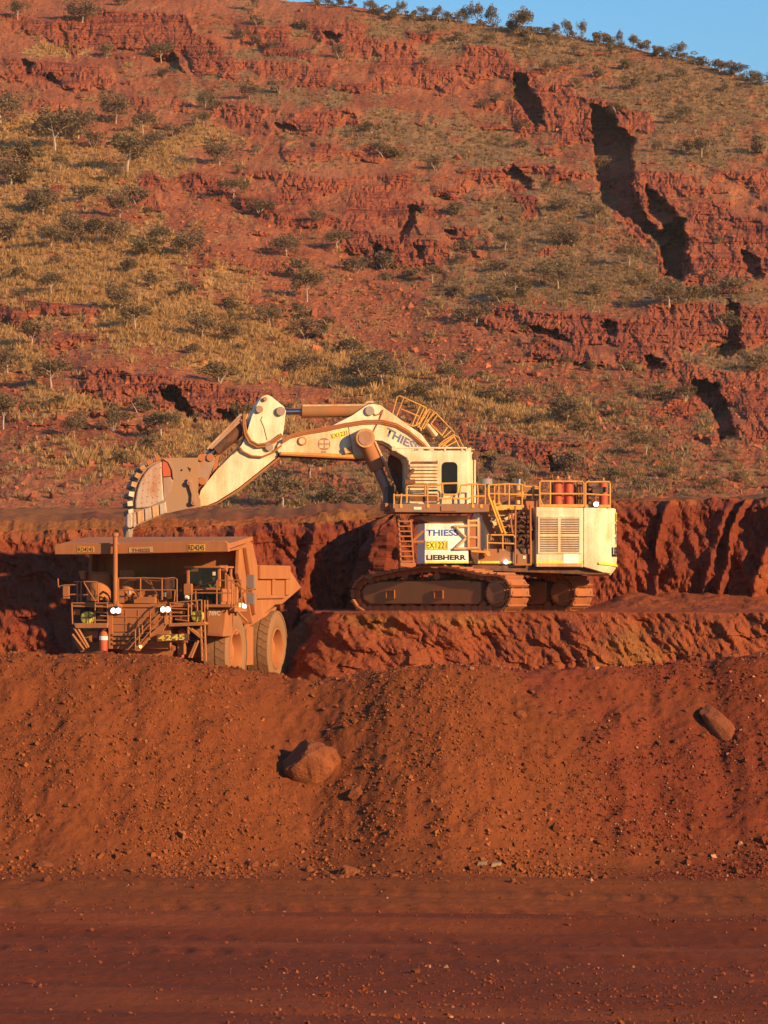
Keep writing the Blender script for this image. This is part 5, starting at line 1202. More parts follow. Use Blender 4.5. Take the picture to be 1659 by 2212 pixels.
# bucket cylinders on the stick's upper edge
for v_ in (-.42, .42):
    a = e(z3, 725, 215, v_); b_ = e(z3, 505, 395, v_); d_ = b_ - a
    o = MB().cyl(a + d_ * .02, a + d_ * .80, .31, 22).build('bucket_cylinder', M['dark'], EX, .02, True)
    MB().cyl(a + d_ * .80, b_, .17, 18).build('piston_rod', M['chrome'], o, 0, True)
slab('cylinder_guard', z3, [(696, 165), (712, 160), (718, 178), (535, 352), (512, 345), (520, 335)], -.85, .85, M['gsteel'])
rails(z3, [[(702, 150), (515, 340), (508, 352)], [(735, 150), (728, 175), (700, 190)]], -.9, .045, 'cylinder_pipe', M['cream_dirty'])
# bucket linkage
lk = slab('bucket_lever', z3, [(452, 392), (470, 378), (530, 380), (552, 400), (545, 440), (505, 545), (480, 558), (455, 548)], -.95, -.75, M['gsteel'])
slab('bucket_lever', z3, [(452, 392), (470, 378), (530, 380), (552, 400), (545, 440), (505, 545), (480, 558), (455, 548)], .75, .95, M['gsteel'])
for x_, y_, r_ in ((475, 398, 22), (525, 398, 22), (480, 532, 22)): disc(z3, x_, y_, r_, -1.05, 1.05, 'linkage_pin', 'brown', lk)
slab('linkage_grease_guard', z3, [(555, 390), (580, 380), (560, 460), (535, 480)], -.7, .7, M['brown'])
# --- bucket
BKW = 2.05
BK = [(455, 402), (400, 400), (330, 404), (262, 406), (205, 425), (165, 452), (132, 492), (108, 540), (92, 600), (82, 655), (86, 700), (280, 640)]
bkt = empty('bucket', (0, 0, 0)); bkt.parent = EX
bkt_side = [(262, 406), (330, 402), (455, 402), (462, 470), (455, 600), (470, 680), (395, 690), (280, 712), (272, 640), (310, 560), (320, 500), (300, 440)]
for v_, s_ in ((-BKW, -1), (BKW - .12, 1)):
    sd_ = slab('bucket_side', z3, [(262, 406), (330, 402), (455, 402), (462, 470), (455, 600), (470, 680), (395, 690), (280, 716), (90, 700), (82, 655), (92, 600), (108, 540), (132, 492), (165, 452), (205, 425)], v_, v_ + .12, M['bucket'], bkt, .01)
# curved heel and back plate across the width
hp = [e(z3, x, y, -BKW) for x, y in ((86, 705), (80, 655), (90, 600), (106, 540), (130, 490), (163, 450), (203, 422), (262, 403), (330, 399), (455, 399))]; hp = [Vector((p.x, 0, p.z)) for p in hp]
inn = [Vector((p.x + .10, 0, p.z - .08)) for p in hp]
mb = MB(); vs = []; fs = []; kk = len(hp)
for p, q_ in zip(hp, inn):
    for P_, v_ in ((p, -BKW + .125), (p, BKW - .125), (q_, BKW - .125), (q_, -BKW + .125)): vs.append((P_.x, v_, P_.z))
for i in range(kk - 1):
    for j in range(4): fs.append((i * 4 + j, i * 4 + (j + 1) % 4, (i + 1) * 4 + (j + 1) % 4, (i + 1) * 4 + j))
fs.append((0, 3, 2, 1)); fs.append(((kk - 1) * 4, (kk - 1) * 4 + 1, (kk - 1) * 4 + 2, (kk - 1) * 4 + 3))
mb.add(vs, fs).build('bucket_shell', M['bucket'], bkt)
# scoured wear plate bulging from the near cheek, with its bolts
wp = [(250, 420), (215, 432), (180, 455), (150, 490), (125, 535), (108, 590), (98, 650), (100, 690), (180, 682), (262, 645), (256, 560), (250, 480)]
wpo = slab('wear_plate', z3, wp, -BKW - .14, -BKW - .004, M['silver'], bkt, .06)
for y0 in (455, 500, 540, 580, 620, 650):
    for k in range(5):
        x_ = 125 + k * 30 - (y0 - 455) * .10
        if x_ > 112 + max(0, (560 - y0) * .32): disc(z3, x_, y0 + (k % 2) * 6, 3.2, -BKW - .165, -BKW - .142, 'bolt', 'brown', bkt, 8)
slab('red_wear_patch', z3, [(254, 415), (280, 430), (298, 470), (300, 505), (256, 508), (252, 460)], -BKW - .10, -BKW - .004, M['red'], bkt, .02)
slab('cheek_plate', z3, [(256, 512), (300, 508), (312, 540), (300, 590), (272, 630), (262, 640)], -BKW - .10, -BKW - .004, M['gsteel'], bkt, .02)
slab('cheek_rim', z3, [(248, 402), (270, 406), (300, 425), (318, 470), (322, 520), (312, 520), (306, 470), (285, 428), (262, 412)], -BKW - .13, -BKW - .004, M['bucket'], bkt, .02)
for k in range(8):                                       # heel shrouds
    i = k * .92; j = int(i); f_ = i - j; p = hp[j + 0].lerp(hp[min(j + 1, kk - 1)], f_); t_ = (hp[min(j + 1, kk - 1)] - hp[j]).normalized(); n_ = Vector((-t_.z, 0, t_.x)); n_ = n_ if n_.x < 0 or n_.z > .5 else -n_
    for v_ in ((-BKW, ) if k > 9 else (-BKW, -.8, .5, 1.7)):
        c_ = [p - t_ * .13 - n_ * .02, p + t_ * .13 - n_ * .02, p + t_ * .11 + n_ * .22, p - t_ * .11 + n_ * .22]
        MB().prism([(q_.x, v_ - .05, q_.z) for q_ in c_], (0, .34, 0)).build('heel_shroud', (M['cream'] if k < 3 else M['cream_dirty'] if k < 6 else M['brown']) if v_ == -BKW else M['gsteel'], bkt, .02)
# lip with corner shroud and teeth
slab('bucket_lip', z3, [(75, 712), (270, 645), (282, 714), (100, 790), (70, 790)], -BKW - .06, BKW + .06, M['gsteel'], bkt, .03)
for k in range(4): slab('lip_shroud', z3, [(110 + k * 42, 706 - k * 14), (146 + k * 42, 694 - k * 14), (150 + k * 42, 757 - k * 15), (114 + k * 42, 776 - k * 17)], -BKW - .13, -BKW - .064, M['silver'] if k % 2 else M['cream_dirty'], bkt, .02)
slab('corner_shroud', z3, rrect(50, 716, 84, 800, 14), -BKW - .25, -BKW + .2, M['silver'], bkt, .05); slab('corner_band', z3, rrect(86, 720, 100, 796, 6), -BKW - .2, BKW, M['silver'], bkt, .02)
for k in range(6):
    v_ = -BKW + .15 + k * (2 * BKW - .3) / 5; a = e(z3, 72, 785, -BKW)
    MB().add([(a.x - .16, v_ - .16, a.z), (a.x + .16, v_ - .16, a.z), (a.x + .16, v_ + .16, a.z), (a.x - .16, v_ + .16, a.z), (a.x - .03, v_ - .07, a.z - .78), (a.x + .03, v_ - .07, a.z - .78), (a.x + .03, v_ + .07, a.z - .78), (a.x - .03, v_ + .07, a.z - .78)],
             [(3, 2, 1, 0), (4, 5, 6, 7), (0, 1, 5, 4), (1, 2, 6, 5), (2, 3, 7, 6), (3, 0, 4, 7)]).build('bucket_tooth', M['silver'], bkt, .01)
hg = slab('bucket_hinge', z3, [(385, 520), (400, 510), (425, 515), (440, 545), (468, 670), (462, 684), (370, 680), (430, 600), (395, 555)], -BKW + .6, -BKW + .75, M['bucket'], bkt, .02)
slab('bucket_ear', z3, [(380, 520), (400, 505), (430, 520), (470, 640), (472, 684), (360, 682), (420, 610), (390, 560)], -1.1, -.85, M['bucket'], bkt, .02); slab('bucket_ear', z3, [(380, 520), (400, 505), (430, 520), (470, 640), (472, 684), (360, 682), (420, 610), (390, 560)], .85, 1.1, M['bucket'], bkt, .02)
slab('link_arm', z3, [(392, 520), (418, 520), (445, 640), (438, 672), (415, 665), (418, 610)], -BKW - .16, -BKW - .004, M['bucket'], bkt, .02)
for x_, y_ in ((406, 542), (430, 655)): disc(z3, x_, y_, 15, -BKW - .24, -BKW - .162, 'linkage_pin', 'gsteel', bkt); disc(z3, x_, y_, 6, -BKW - .27, -BKW - .242, 'pin_cap', 'brown', bkt, 12)
disc(z3, 362, 470, 6, -BKW - .02, -BKW - .004, 'lifting_hole', 'black', bkt, 12); slab('lifting_slot', z3, [(395, 452), (416, 462), (410, 480)], -BKW - .02, -BKW - .004, M['black'], bkt, 0)
# ================================================================== HAUL TRUCK
TA = R(-14)
TO = ((304.5 - CX) / F * 134, 134.0, PITZ)
TK = empty('haul_truck', TO, TA)
tag(TK, 'dusty orange haul truck with its headlights on, parked under the raised bucket', 'haul truck')
FT = Frame(TO, TA)
z1 = lambda x, y: (109.15 + x * .33628, 1127.9 + y * .33628)
z7 = lambda x, y: (121.28 + x * .16083, 1231 + y * .16083)      # close view of the front, left
z8 = lambda x, y: (363.8 + x * .18277, 1170.3 + y * .18277)     # close view of the cab and wheels
def t_(zf, x, y, v): return FT.v(*zf(x, y), v)
def tx_(zf, x, y, u): return FT.u(*zf(x, y), u)
def tslab(name, zf, pts, v0, v1, mat, parent=TK, bev=.015):
    return MB().prism([t_(zf, x, y, v0) for x, y in pts], (0, v1 - v0, 0)).build(name, mat, parent, bev)
def trail(zf, lines, v, r=.03, name='handrail', mat=None, parent=TK):
    mb = MB()
    for pts in lines: mb.tube([t_(zf, x, y, v) for x, y in pts], r, 6)
    return mb.build(name, mat or M['truck'], parent, 0, True)
TM, TD = M['truck'], M['truck_dk']
# --- dump body
zc = lambda x, y: t_(z1, x, y, 0).z
body = empty('dump_body', (0, 0, 0)); body.parent = TK
cl = tslab('canopy_lip', z1, [(22, 158), (30, 142), (45, 139), (1118, 120), (1138, 134), (1142, 190), (395, 205), (26, 208)], 0, .28, TM, body, .03)
xl, xr = t_(z1, 24, 170, 0).x, t_(z1, 1140, 150, 0).x
zt, zb_ = zc(580, 130), zc(580, 198)
# canopy roof plate, rising back to the headboard
BXR, BYF = 3.42, 3.7
side_pts = {}
mb = MB(); mb.prism([(xl + .05, .283, zt - .06), (xl + .05, BYF + .2, zt + .30), (xl + .05, BYF + .2, zt + .12), (xl + .05, .283, zt - .30)], (xr - xl - .1, 0, 0)); mb.build('canopy', TM, body, .02)
for k in range(5):
    x_ = xl + .5 + k * (xr - xl - 1.0) / 4; mb = MB(); mb.prism([(x_ - .06, .3, zt - .305), (x_ - .06, BYF, zt + .105), (x_ - .06, BYF, zt - .25), (x_ - .06, .5, zt - .42)], (.12, 0, 0)); mb.build('canopy_rib', TD, body)
# side plate outline from the photo on the plane of the near side
SIDE = [(1215, 120), (1278, 117), (1300, 140), (1330, 276), (1520, 279), (1612, 420), (1490, 525), (1445, 530), (1300, 650), (1262, 560), (1205, 330)]
sp3 = [tx_(z1, x, y, BXR) for x, y in SIDE]
yv = [p.y for p in sp3]
print('body side y', [round(v, 2) for v in yv], 'z', [round(p.z, 2) for p in sp3])
for s_ in (1, -1):
    pts = [(s_ * BXR, p.y, p.z) for p in sp3]
    MB().prism(pts, (-s_ * .16, 0, 0)).build('body_side', TM, body, .02)
    P3 = lambda x, y: tx_(z1, x, y, BXR)
    for (a, b_, hgt, dep, nm) in (((1330, 277), (1522, 280), .62, .16, 'top_rail'), ((1310, 470), (1490, 468), .16, .13, 'side_rail')):
        p, q_ = P3(*a), P3(*b_)
        MB().prism([(s_ * (BXR + .002), p.y, p.z), (s_ * (BXR + .002), q_.y, q_.z), (s_ * (BXR + .002), q_.y, q_.z - hgt), (s_ * (BXR + .002), p.y, p.z - hgt)], (s_ * dep, 0, 0)).build(nm, TM, body, .04)
    for a in ((1310, 345), (1425, 345), (1512, 345)):
        p = P3(*a); b2 = P3(a[0], 470); MB().box(*sorted((s_ * (BXR + .003), s_ * (BXR + .10))), p.y - .22, p.y + .22, b2.z, p.z).build('side_rib', TM, body, .04)
    p, q_ = P3(1240, 135), P3(1290, 640)
    MB().prism([(s_ * (BXR + .002), p.y - .2, p.z - .2), (s_ * (BXR + .002), p.y + .55, p.z - .2), (s_ * (BXR + .002), q_.y + .45, q_.z + .4), (s_ * (BXR + .002), q_.y, q_.z + .3)], (s_ * .20, 0, 0)).build('corner_post', TM, body, .04)
# headboard sloping under the canopy, floor behind it
zhb = t_(z1, 700, 460, 3.0).z
MB().prism([(-BXR + .17, BYF + .1, zt + .1), (-BXR + .17, BYF + .3, zt + .1), (-BXR + .17, 3.35, 2.55), (-BXR + .17, 3.15, 2.55)], (2 * BXR - .34, 0, 0)).build('headboard', TM, body, .02)
MB().prism([(-BXR + .17, 3.35, 2.6), (-BXR + .17, 9.6, 3.6), (-BXR + .17, 9.6, 3.45), (-BXR + .17, 3.3, 2.4)], (2 * BXR - .34, 0, 0)).build('floor', TM, body, .02)
for a, b_ in ((-3.0, 2.7), (3.0, 2.7)):
    MB().prism([(a - .15, 3.05, 3.1), (a - .15, 3.65, 5.6), (a - .15, 3.2, 5.0), (a - .15, 2.75, 3.1)], (.3, 0, 0)).build('headboard_rib', TD, body, .02)
pl_ = [(172, 157, 280, 194), (880, 142, 992, 186)]
for a in pl_:
    pt = tslab('number_plate', z1, rect(*a), -.02, -.003, M['yellow'], body, 0)
    text('RD4245', quadmap(t_(z1, a[0] + 5, a[3] - 5, -.025), t_(z1, a[2] - 5, a[3] - 5, -.025), t_(z1, a[0] + 5, a[1] + 5, -.025)), M['black'], body, bold=.012)
pt = tslab('name_plate', z1, [(503, 163), (656, 157), (656, 192), (503, 196)], -.02, -.003, M['cream_dirty'], body, 0)
text('THIESS', quadmap(t_(z1, 518, 194, -.025), t_(z1, 640, 191, -.025), t_(z1, 518, 172, -.025)), M['dark'], body, bold=.03)
# hydraulic hoist hint and dark underside gap at the side
for s_ in (1, -1): MB().cyl((s_ * 1.3, 4.6, 1.6), (s_ * 1.3, 5.6, 3.1), .22, 18).build('hoist_cylinder', TD, TK, 0, True)

# --- chassis, decks
MB().box(-1.15, 1.15, .9, 10.6, 1.15, 2.0).build('chassis', TD, TK, .03)
MB().box(-2.4, 2.4, 8.2, 9.6, 1.35, 2.05).build('rear_axle', TD, TK, .05)
MB().box(-2.4, 2.4, 2.9, 3.7, 1.4, 2.0).build('front_axle', TD, TK, .05)
zd = t_(z1, 600, 528, .5).z                                   # deck height
MB().box(t_(z1, 137, 520, .5).x, t_(z1, 1150, 540, .5).x, .52, 3.0, zd - .12, zd).build('deck', TD, TK, .01)
MB().box(t_(z1, 990, 540, .5).x, t_(z1, 1150, 540, .5).x, 1.0, 3.1, zd - .32, zd - .125).build('deck_fascia', TM, TK, .01)
# radiator nose
rn = tslab('radiator_shell', z1, [(370, 528), (770, 528), (770, 700), (755, 815), (372, 815)], .55, 2.0, TM, TK, .03)
tslab('grille_screen', z1, rect(402, 560, 690, 705), .50, .548, TD, rn, .01)
for y_ in (604, 650): tslab('grille_bar', z1, rect(402, y_, 690, y_ + 6), .47, .498, TM, rn, 0)
for x_ in (480, 560, 640): tslab('grille_bar', z1, rect(x_, 562, x_ + 4, 702), .475, .499, TM, rn, 0)
tslab('bonnet_band', z1, rect(376, 526, 768, 548), .48, .548, TM, rn, .02)
for y_ in (715, 742, 772): tslab('bumper_bar', z1, rect(395, y_, 760, y_ + 16), .40, .548, TM, rn, .02)
tslab('nose_edge', z1, rect(370, 530, 400, 815), .46, .548, TM, rn, .02)
for a in (388, 707):
    hs = tslab('headlight', z1, rrect(a - 4, 546 - (a > 500) * 6, a + 66, 590 - (a > 500) * 6, 6), .36, .50, TD, TK)
    for dx in (0, 32):
        p = t_(z1, a + 15 + dx, 568 - (a > 500) * 7, .36)
        MB().lathe(p, (0, -1, 0), [(0, .02), (.09, .015), (.125, -.02), (.13, -.06), (0, -.06)], 16).build('lens', M['lamp'], hs, 0, True)
# mast in front of the canopy
ms = MB(); p0, p1 = t_(z1, 416, 525, -.25), t_(z1, 416, 92, -.25); ms.cyl(p0, p1, .10, 14); ms.cyl(p1, p1 + Vector((0, 0, .16)), .14, 14); ms.tube([p0, p0 + Vector((0, .8, -.1))], .08, 8)
ms.tube([p1 + Vector((.05, 0, -.2)), p1 + Vector((.05, .25, -.35))], .05, 6)
ms.build('flag_mast', TM, TK, 0, True)
tslab('mast_plate', z1, rect(405, 505, 432, 540), -.32, -.12, TM, TK)
# --- engine bay gear between the decks: air cleaners, ducts, tank, brackets
for (xa, xb, ya, yb, v_) in ((236, 385, 318, 505, 2.2), (446, 545, 306, 470, 2.3)):
    a, b_ = t_(z1, (xa + xb) / 2, yb, v_), t_(z1, (xa + xb) / 2, ya, v_); r_ = (t_(z1, xb, ya, v_) - t_(z1, xa, ya, v_)).length / 2
    MB().lathe(a, (0, 0, 1), [(0, 0), (r_, 0), (r_, (b_ - a).z * .9), (r_ * .8, (b_ - a).z), (0, (b_ - a).z)], 24).build('air_cleaner', TM, TK, .0, True)
tslab('intake_box', z1, [(178, 312), (220, 316), (215, 372), (192, 366)], 1.6, 2.2, TM); tslab('engine_cover', z1, [(440, 470), (760, 470), (760, 525), (440, 525)], 1.4, 2.8, TD)
tslab('header_tank', z1, rect(534, 480, 668, 522), .75, 1.2, TM); tslab('tank_cap', z1, rect(566, 466, 590, 482), .85, 1.1, TM); tslab('tank_cap', z1, rect(650, 462, 670, 484), .85, 1.1, TM)
tslab('service_panel', z1, rect(545, 375, 740, 470), 2.4, 2.6, TM)
tslab('battery_box', z1, rect(440, 440, 478, 520), 1.0, 1.5, TM); tslab('sticker', z1, rect(495, 438, 510, 462), .95, .99, M['white'], bev=0); tslab('sticker', z1, rect(722, 450, 740, 480), .95, .99, M['cream'], bev=0)
hz_ = random.Random(9)
for pts in ([(468, 395), (500, 372), (570, 368), (640, 375), (720, 380)], [(640, 376), (655, 420), (690, 470), (705, 510)], [(540, 440), (560, 460), (575, 500)], [(345, 480), (370, 515), (395, 525)], [(255, 430), (270, 420), (285, 440), (290, 500)], [(480, 460), (510, 490), (500, 520)], [(600, 372), (640, 400), (655, 425)]):
    trail(z1, [pts], 1.1, .045, 'hose', M['dark'])
for x_, y_ in ((745, 395), (775, 395), (760, 460)): tslab('mirror_back', z1, rrect(x_ - 16, y_ - 35, x_ + 16, y_ + 35, 12), 1.2, 1.35, M['dark'])
# rails on the decks
trail(z1, [[(435, 360), (600, 358), (740, 362), (790, 356), (812, 366), (812, 520)], [(435, 436), (812, 436)], [(578, 480), (578, 360)], [(716, 500), (716, 362)], [(436, 505), (436, 360)], [(795, 510), (800, 440)]], .62, .03, 'deck_rail')
trail(z1, [[(150, 384), (200, 382), (296, 384), (305, 395), (305, 515)], [(150, 470), (240, 466)], [(172, 520), (172, 384)], [(197, 520), (197, 384)], [(215, 390), (250, 450), (290, 510)]], .75, .03, 'deck_rail')
mr = trail(z1, [[(48, 362), (50, 412), (90, 405), (175, 402)], [(90, 468), (175, 462)], [(48, 412), (60, 420)]], .7, .03, 'mirror_arm')
tslab('mirror', z1, rrect(78, 410, 118, 478, 6), .62, .74, TD, mr); tslab('mirror_foot', z1, rect(78, 480, 118, 492), .6, .74, TD, mr)
trail(z1, [[(136, 520), (370, 520)], [(136, 520), (142, 660)], [(136, 540), (365, 545)], [(285, 515), (285, 660)], [(365, 520), (368, 660)], [(285, 580), (365, 582)], [(320, 600), (360, 604)], [(285, 630), (360, 632)]], .45, .032, 'bumper_rail')
for a, b_ in ((148, 560), (300, 540), (300, 600)): tslab('valve_box', z1, rect(a, b_, a + 42, b_ + 36), .7, 1.0, TM)
def round_lens(x_, y_, r, nm='filter_cap'):
    p = t_(z1, x_, y_, .5); rr = (t_(z1, x_ + r, y_, .5) - p).length
    o = MB().lathe(p, (0, -1, 0), [(0, .06), (rr * .6, .06), (rr, .02), (rr, -.45), (0, -.45)], 26).build(nm, M['lampy'], TK, 0, True)
    trail(z1, [[(x_ - r, y_ - 5), (x_ + r, y_ - 2)], [(x_ + 12, y_ - r), (x_ + 12, y_ + r)]], .38, .02, 'guard_bar', M['dark'], o)
round_lens(233, 615, 38); round_lens(940, 603, 35)
bl = tslab('left_bumper', z1, [(148, 650), (365, 648), (365, 680), (160, 682)], .35, 1.0, TM, TK, .02); bl.name = 'bumper_step'
trail(z1, [[(150, 680), (235, 810)], [(178, 686), (245, 805)], [(140, 720), (215, 820)]], .45, .06, 'bumper_strut')
tslab('strut_plate', z1, [(150, 765), (185, 765), (240, 830), (190, 835)], .6, .75, TD); tslab('suspension_box', z1, rect(205, 700, 305, 745), .9, 1.5, TM); tslab('suspension_box', z1, rect(245, 740, 270, 770), .9, 1.3, TM)
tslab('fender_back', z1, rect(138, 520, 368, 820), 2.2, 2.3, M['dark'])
# fire extinguisher
p = t_(z1, 340, 826, .32); h_ = (t_(z1, 340, 700, .32) - p).z; r_ = (t_(z1, 366, 760, .32) - t_(z1, 315, 760, .32)).length / 2
fe = MB().lathe(p, (0, 0, 1), [(0, 0), (r_, 0), (r_, h_ - .12), (r_ * .7, h_ - .03), (r_ * .3, h_), (0, h_ + .02)], 22).build('fire_extinguisher', M['red'], TK, 0, True)
MB().lathe(p + Vector((0, 0, h_ * .55)), (0, 0, 1), [(r_ + .006, 0), (r_ + .006, h_ * .2)], 22).build('label_band', M['white'], fe, 0, True)
trail(z1, [[(340, 702), (342, 688), (358, 690)], [(330, 694), (350, 696)]], .32, .025, 'handle', M['dark'], fe)
# --- front stair
st_ = tslab('stair', z1, [(722, 645), (742, 662), (722, 700), (640, 742), (570, 830), (540, 830), (640, 716)], -.05, .05, TM, TK, .02)
tslab('stair_stringer', z1, [(690, 590), (705, 596), (490, 830), (465, 830)], .30, .36, TD, st_)
for k in range(8):
    f_ = k / 7; a = t_(z1, 715 - 155 * f_, 668 + 150 * f_, 0); MB().box(a.x - .62, a.x + .02, .06, .30, a.z - .02, a.z + .02).build('tread', TM, st_)
trail(z1, [[(430, 810), (560, 660), (650, 560), (690, 528), (705, 528)], [(455, 820), (580, 690), (690, 575)]], .33, .028, 'stair_rail', TD, st_)
trail(z1, [[(540, 820), (640, 700), (720, 610)], [(500, 815), (620, 672), (700, 592)], [(545, 820), (545, 690)], [(640, 735), (642, 585)], [(570, 780), (570, 680)], [(745, 660), (745, 575)], [(590, 720), (590, 660)]], -.08, .028, 'stair_rail', TM, st_)
mk = MB().lathe(t_(z1, 578, 800, -.06), (0, -1, 0), [(0, .04), (.06, .03), (.07, -.03), (0, -.03)], 12).build('marker_lamp', M['amber'], st_, 0, True)
# --- right-hand bumper bay
tslab('bumper_step', z1, [(757, 650), (985, 640), (998, 655), (985, 664), (757, 672)], .30, 1.0, TM, TK, .02)
trail(z1, [[(768, 515), (768, 660)], [(768, 520), (970, 500)], [(775, 555), (880, 560)], [(775, 580), (835, 580)], [(775, 605), (895, 602)], [(800, 625), (880, 635)], [(885, 520), (885, 640)], [(970, 500), (972, 640)], [(905, 510), (905, 600)], [(990, 500), (990, 640)], [(1008, 500), (1008, 560)], [(940, 505), (945, 600)], [(735, 660), (735, 600)], [(752, 660), (752, 600)]], .42, .032, 'bumper_rail')
for a in ((780, 520, 840, 545), (790, 565, 860, 590), (800, 600, 885, 628), (910, 535, 965, 560), (845, 520, 900, 540)): tslab('valve_box', z1, rect(*a), .75, 1.2, TM)
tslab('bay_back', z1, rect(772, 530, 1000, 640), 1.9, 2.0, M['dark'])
nb = tslab('number_board', z1, [(681, 722), (885, 715), (887, 760), (681, 768)], .10, .22, M['dark'], TK)
text('4245', quadmap(t_(z1, 692, 762, .094), t_(z1, 862, 756, .094), t_(z1, 692, 726, .094)), M['tape'], nb, bold=.03)
trail(z1, [[(885, 680), (965, 745)], [(905, 684), (975, 740)], [(965, 650), (975, 890)], [(990, 650), (998, 895)], [(935, 770), (890, 870)], [(950, 760), (905, 870)], [(640, 766), (880, 768)], [(885, 660), (886, 720)]], .40, .05, 'ladder_strut', TM)
for k in range(5): trail(z1, [[(975, 700 + k * 42), (993, 700 + k * 42)]], .38, .03, 'ladder_rung', TM)
for a in ((815, 740, 850, 850), (770, 795, 800, 830), (850, 690, 880, 710), (925, 680, 955, 720)): tslab('steering_gear', z1, rect(*a), .9, 1.4, TD)
p = t_(z1, 850, 700, .9); MB().lathe(p + Vector((0, 0, -.5)), (0, 0, 1), [(0, 0), (.16, 0), (.16, .5), (.08, .6), (0, .6)], 16).build('pressure_bottle', M['red'], TK, 0, True)
p = t_(z1, 835, 870, 1.2); MB().cyl(p, p + Vector((0, 0, 1.2)), .16, 14).build('suspension_strut', M['red'], TK, 0, True)
# fuel tank lettered 789C
tk = tslab('tank', z1, [(1000, 555), (1132, 562), (1110, 738), (1000, 730)], .75, 2.0, TM, TK, .05)
text('789C', quadmap(t_(z1, 1016, 600, .744), t_(z1, 1090, 600, .744), t_(z1, 1016, 570, .744)), M['cream'], tk, bold=.02)
tslab('tank_panel', z1, [(1012, 612), (1100, 614), (1092, 720), (1012, 716)], .735, .748, TM, tk, 0)
# --- cab
CV = 1.3
fx0, fx1 = t_(z1, 872, 300, CV).x, t_(z1, 1090, 300, CV).x; fz0, fz1 = zd, t_(z1, 980, 285, CV).z; gz0, gz1 = t_(z1, 980, 418, CV).z, t_(z1, 980, 303, CV).z
cabt = empty('operator_cab', (0, 0, 0)); cabt.parent = TK
CY1 = CV + 1.9
def cbox(nm, *a, mt=TM, bev=.03): return MB().box(*a).build(nm, mt, cabt, bev)
cbox('cab_base', fx0 + .03, fx1 - .02, CV + .04, CY1, fz0, gz0 - .06, mt=TD)
cbox('cab_roof', fx0 - .06, fx1 + .08, CV - .12, CY1 + .1, gz1 + .05, fz1 + .02)
for x_ in (fx0, fx1 - .13):
    cbox('cab_pillar', x_, x_ + .13, CV, CV + .14, gz0 - .06, gz1 + .05); cbox('cab_pillar', x_, x_ + .13, CY1 - .2, CY1, gz0 - .06, gz1 + .05)
cbox('dash_ledge', fx0 - .02, fx1 + .02, CV - .10, CV + .2, gz0 - .14, gz0 - .02, mt=TD)
cbox('cab_back', fx0 + .13, fx1 - .13, CY1 - .12, CY1 - .04, gz0 - .06, gz1 + .05, mt=M['dark'])
# glazing: thin real panes
mg, n, l, b = node_mat('cab_glass'); b.inputs['Base Color'].default_value = (.5, .55, .58, 1); b.inputs['Roughness'].default_value = .03
tb = n.new('ShaderNodeBsdfTransparent'); tb.inputs[0].default_value = (.62, .66, .68, 1); gl = n.new('ShaderNodeBsdfGlossy'); gl.inputs['Roughness'].default_value = .03; fr_ = n.new('ShaderNodeFresnel'); mx = n.new('ShaderNodeMixShader')
l.new(fr_.outputs[0], mx.inputs[0]); l.new(tb.outputs[0], mx.inputs[1]); l.new(gl.outputs[0], mx.inputs[2]); l.new(mx.outputs[0], n['Material Output'].inputs[0])
cbox('windscreen', fx0 + .135, fx1 - .135, CV + .06, CV + .075, gz0 - .02, gz1 + .05, mt=mg, bev=0)
cbox('side_window', fx1 - .07, fx1 - .06, CV + .145, CY1 - .205, gz0 - .05, gz1 + .05, mt=mg, bev=0)
cbox('lower_panel', fx0 + .1, fx1 - .1, CV - .005, CV + .035, fz0 + .05, gz0 - .2, mt=M['glass'], bev=0)
tslab('window_sticker', z8, rect(522, 355, 555, 398), CV + .02, CV + .05, M['cream'], cabt, 0)
cbox('side_door', fx1 - .015, fx1 + .03, CV + .3, CY1 - .3, fz0 + .1, gz0 - .08)
trail(z1, [[(870, 428), (960, 410), (1040, 385)], [(890, 425), (1000, 420)]], CV - .14, .018, 'wiper', M['dark'], cabt)
tslab('strobe_box', z1, rrect(855, 395, 905, 470, 10), CV - .35, CV - .12, TD, cabt); tslab('strobe_lens', z1, rrect(862, 470, 882, 496, 5), CV - .38, CV - .15, M['white'], cabt)
for k in range(5): tslab('filter_tube', z1, rect(1098 + k * 11, 300 + 12 * k, 1106 + k * 11, 530), CV + .9, CV + 1.0, TD, cabt)
p = t_(z1, 1118, 298, CV + .6); MB().cyl(p + Vector((-.25, 0, 0)), p + Vector((.12, 0, 0)), .15, 16).build('air_conditioner', TD, cabt, .02)
trail(z1, [[(905, 440), (905, 545)], [(932, 440), (932, 545)], [(870, 455), (1160, 455)], [(1068, 375), (1068, 540)], [(1165, 372), (1165, 545)], [(1140, 340), (1142, 540)], [(1068, 375), (1225, 372)], [(1225, 372), (1228, 545)], [(1165, 380), (1250, 440), (1300, 436)], [(1250, 440), (1200, 520), (1150, 565)], [(1180, 430), (1180, 540)], [(1195, 390), (1245, 435)]], .60, .03, 'cab_rail')
ma = trail(z1, [[(1250, 438), (1322, 430)], [(1255, 450), (1310, 462)], [(1262, 410), (1262, 460)]], .62, .03, 'mirror_arm')
tslab('mirror', z1, rrect(1258, 338, 1307, 425, 4), .55, .72, M['gsteel'], ma); tslab('mirror', z1, rrect(1258, 455, 1307, 530, 4), .55, .72, M['gsteel'], ma)
mk = tslab('marker_lamp', z1, rect(1210, 520, 1235, 545), .7, .9, M['amber'], TK); MB().lathe(t_(z1, 1244, 540, .68), (0, -1, 0), [(0, .03), (.07, .02), (.08, -.06), (0, -.06)], 12).build('lens', M['lamp'], mk, 0, True)
tslab('mud_plate', z1, [(1180, 560), (1275, 535), (1298, 648), (1225, 652)], 4.1, 4.25, TD, TK); tslab('side_locker', z1, [(1222, 670), (1262, 672), (1262, 920), (1228, 930)], 5.2, 6.2, TM, TK)
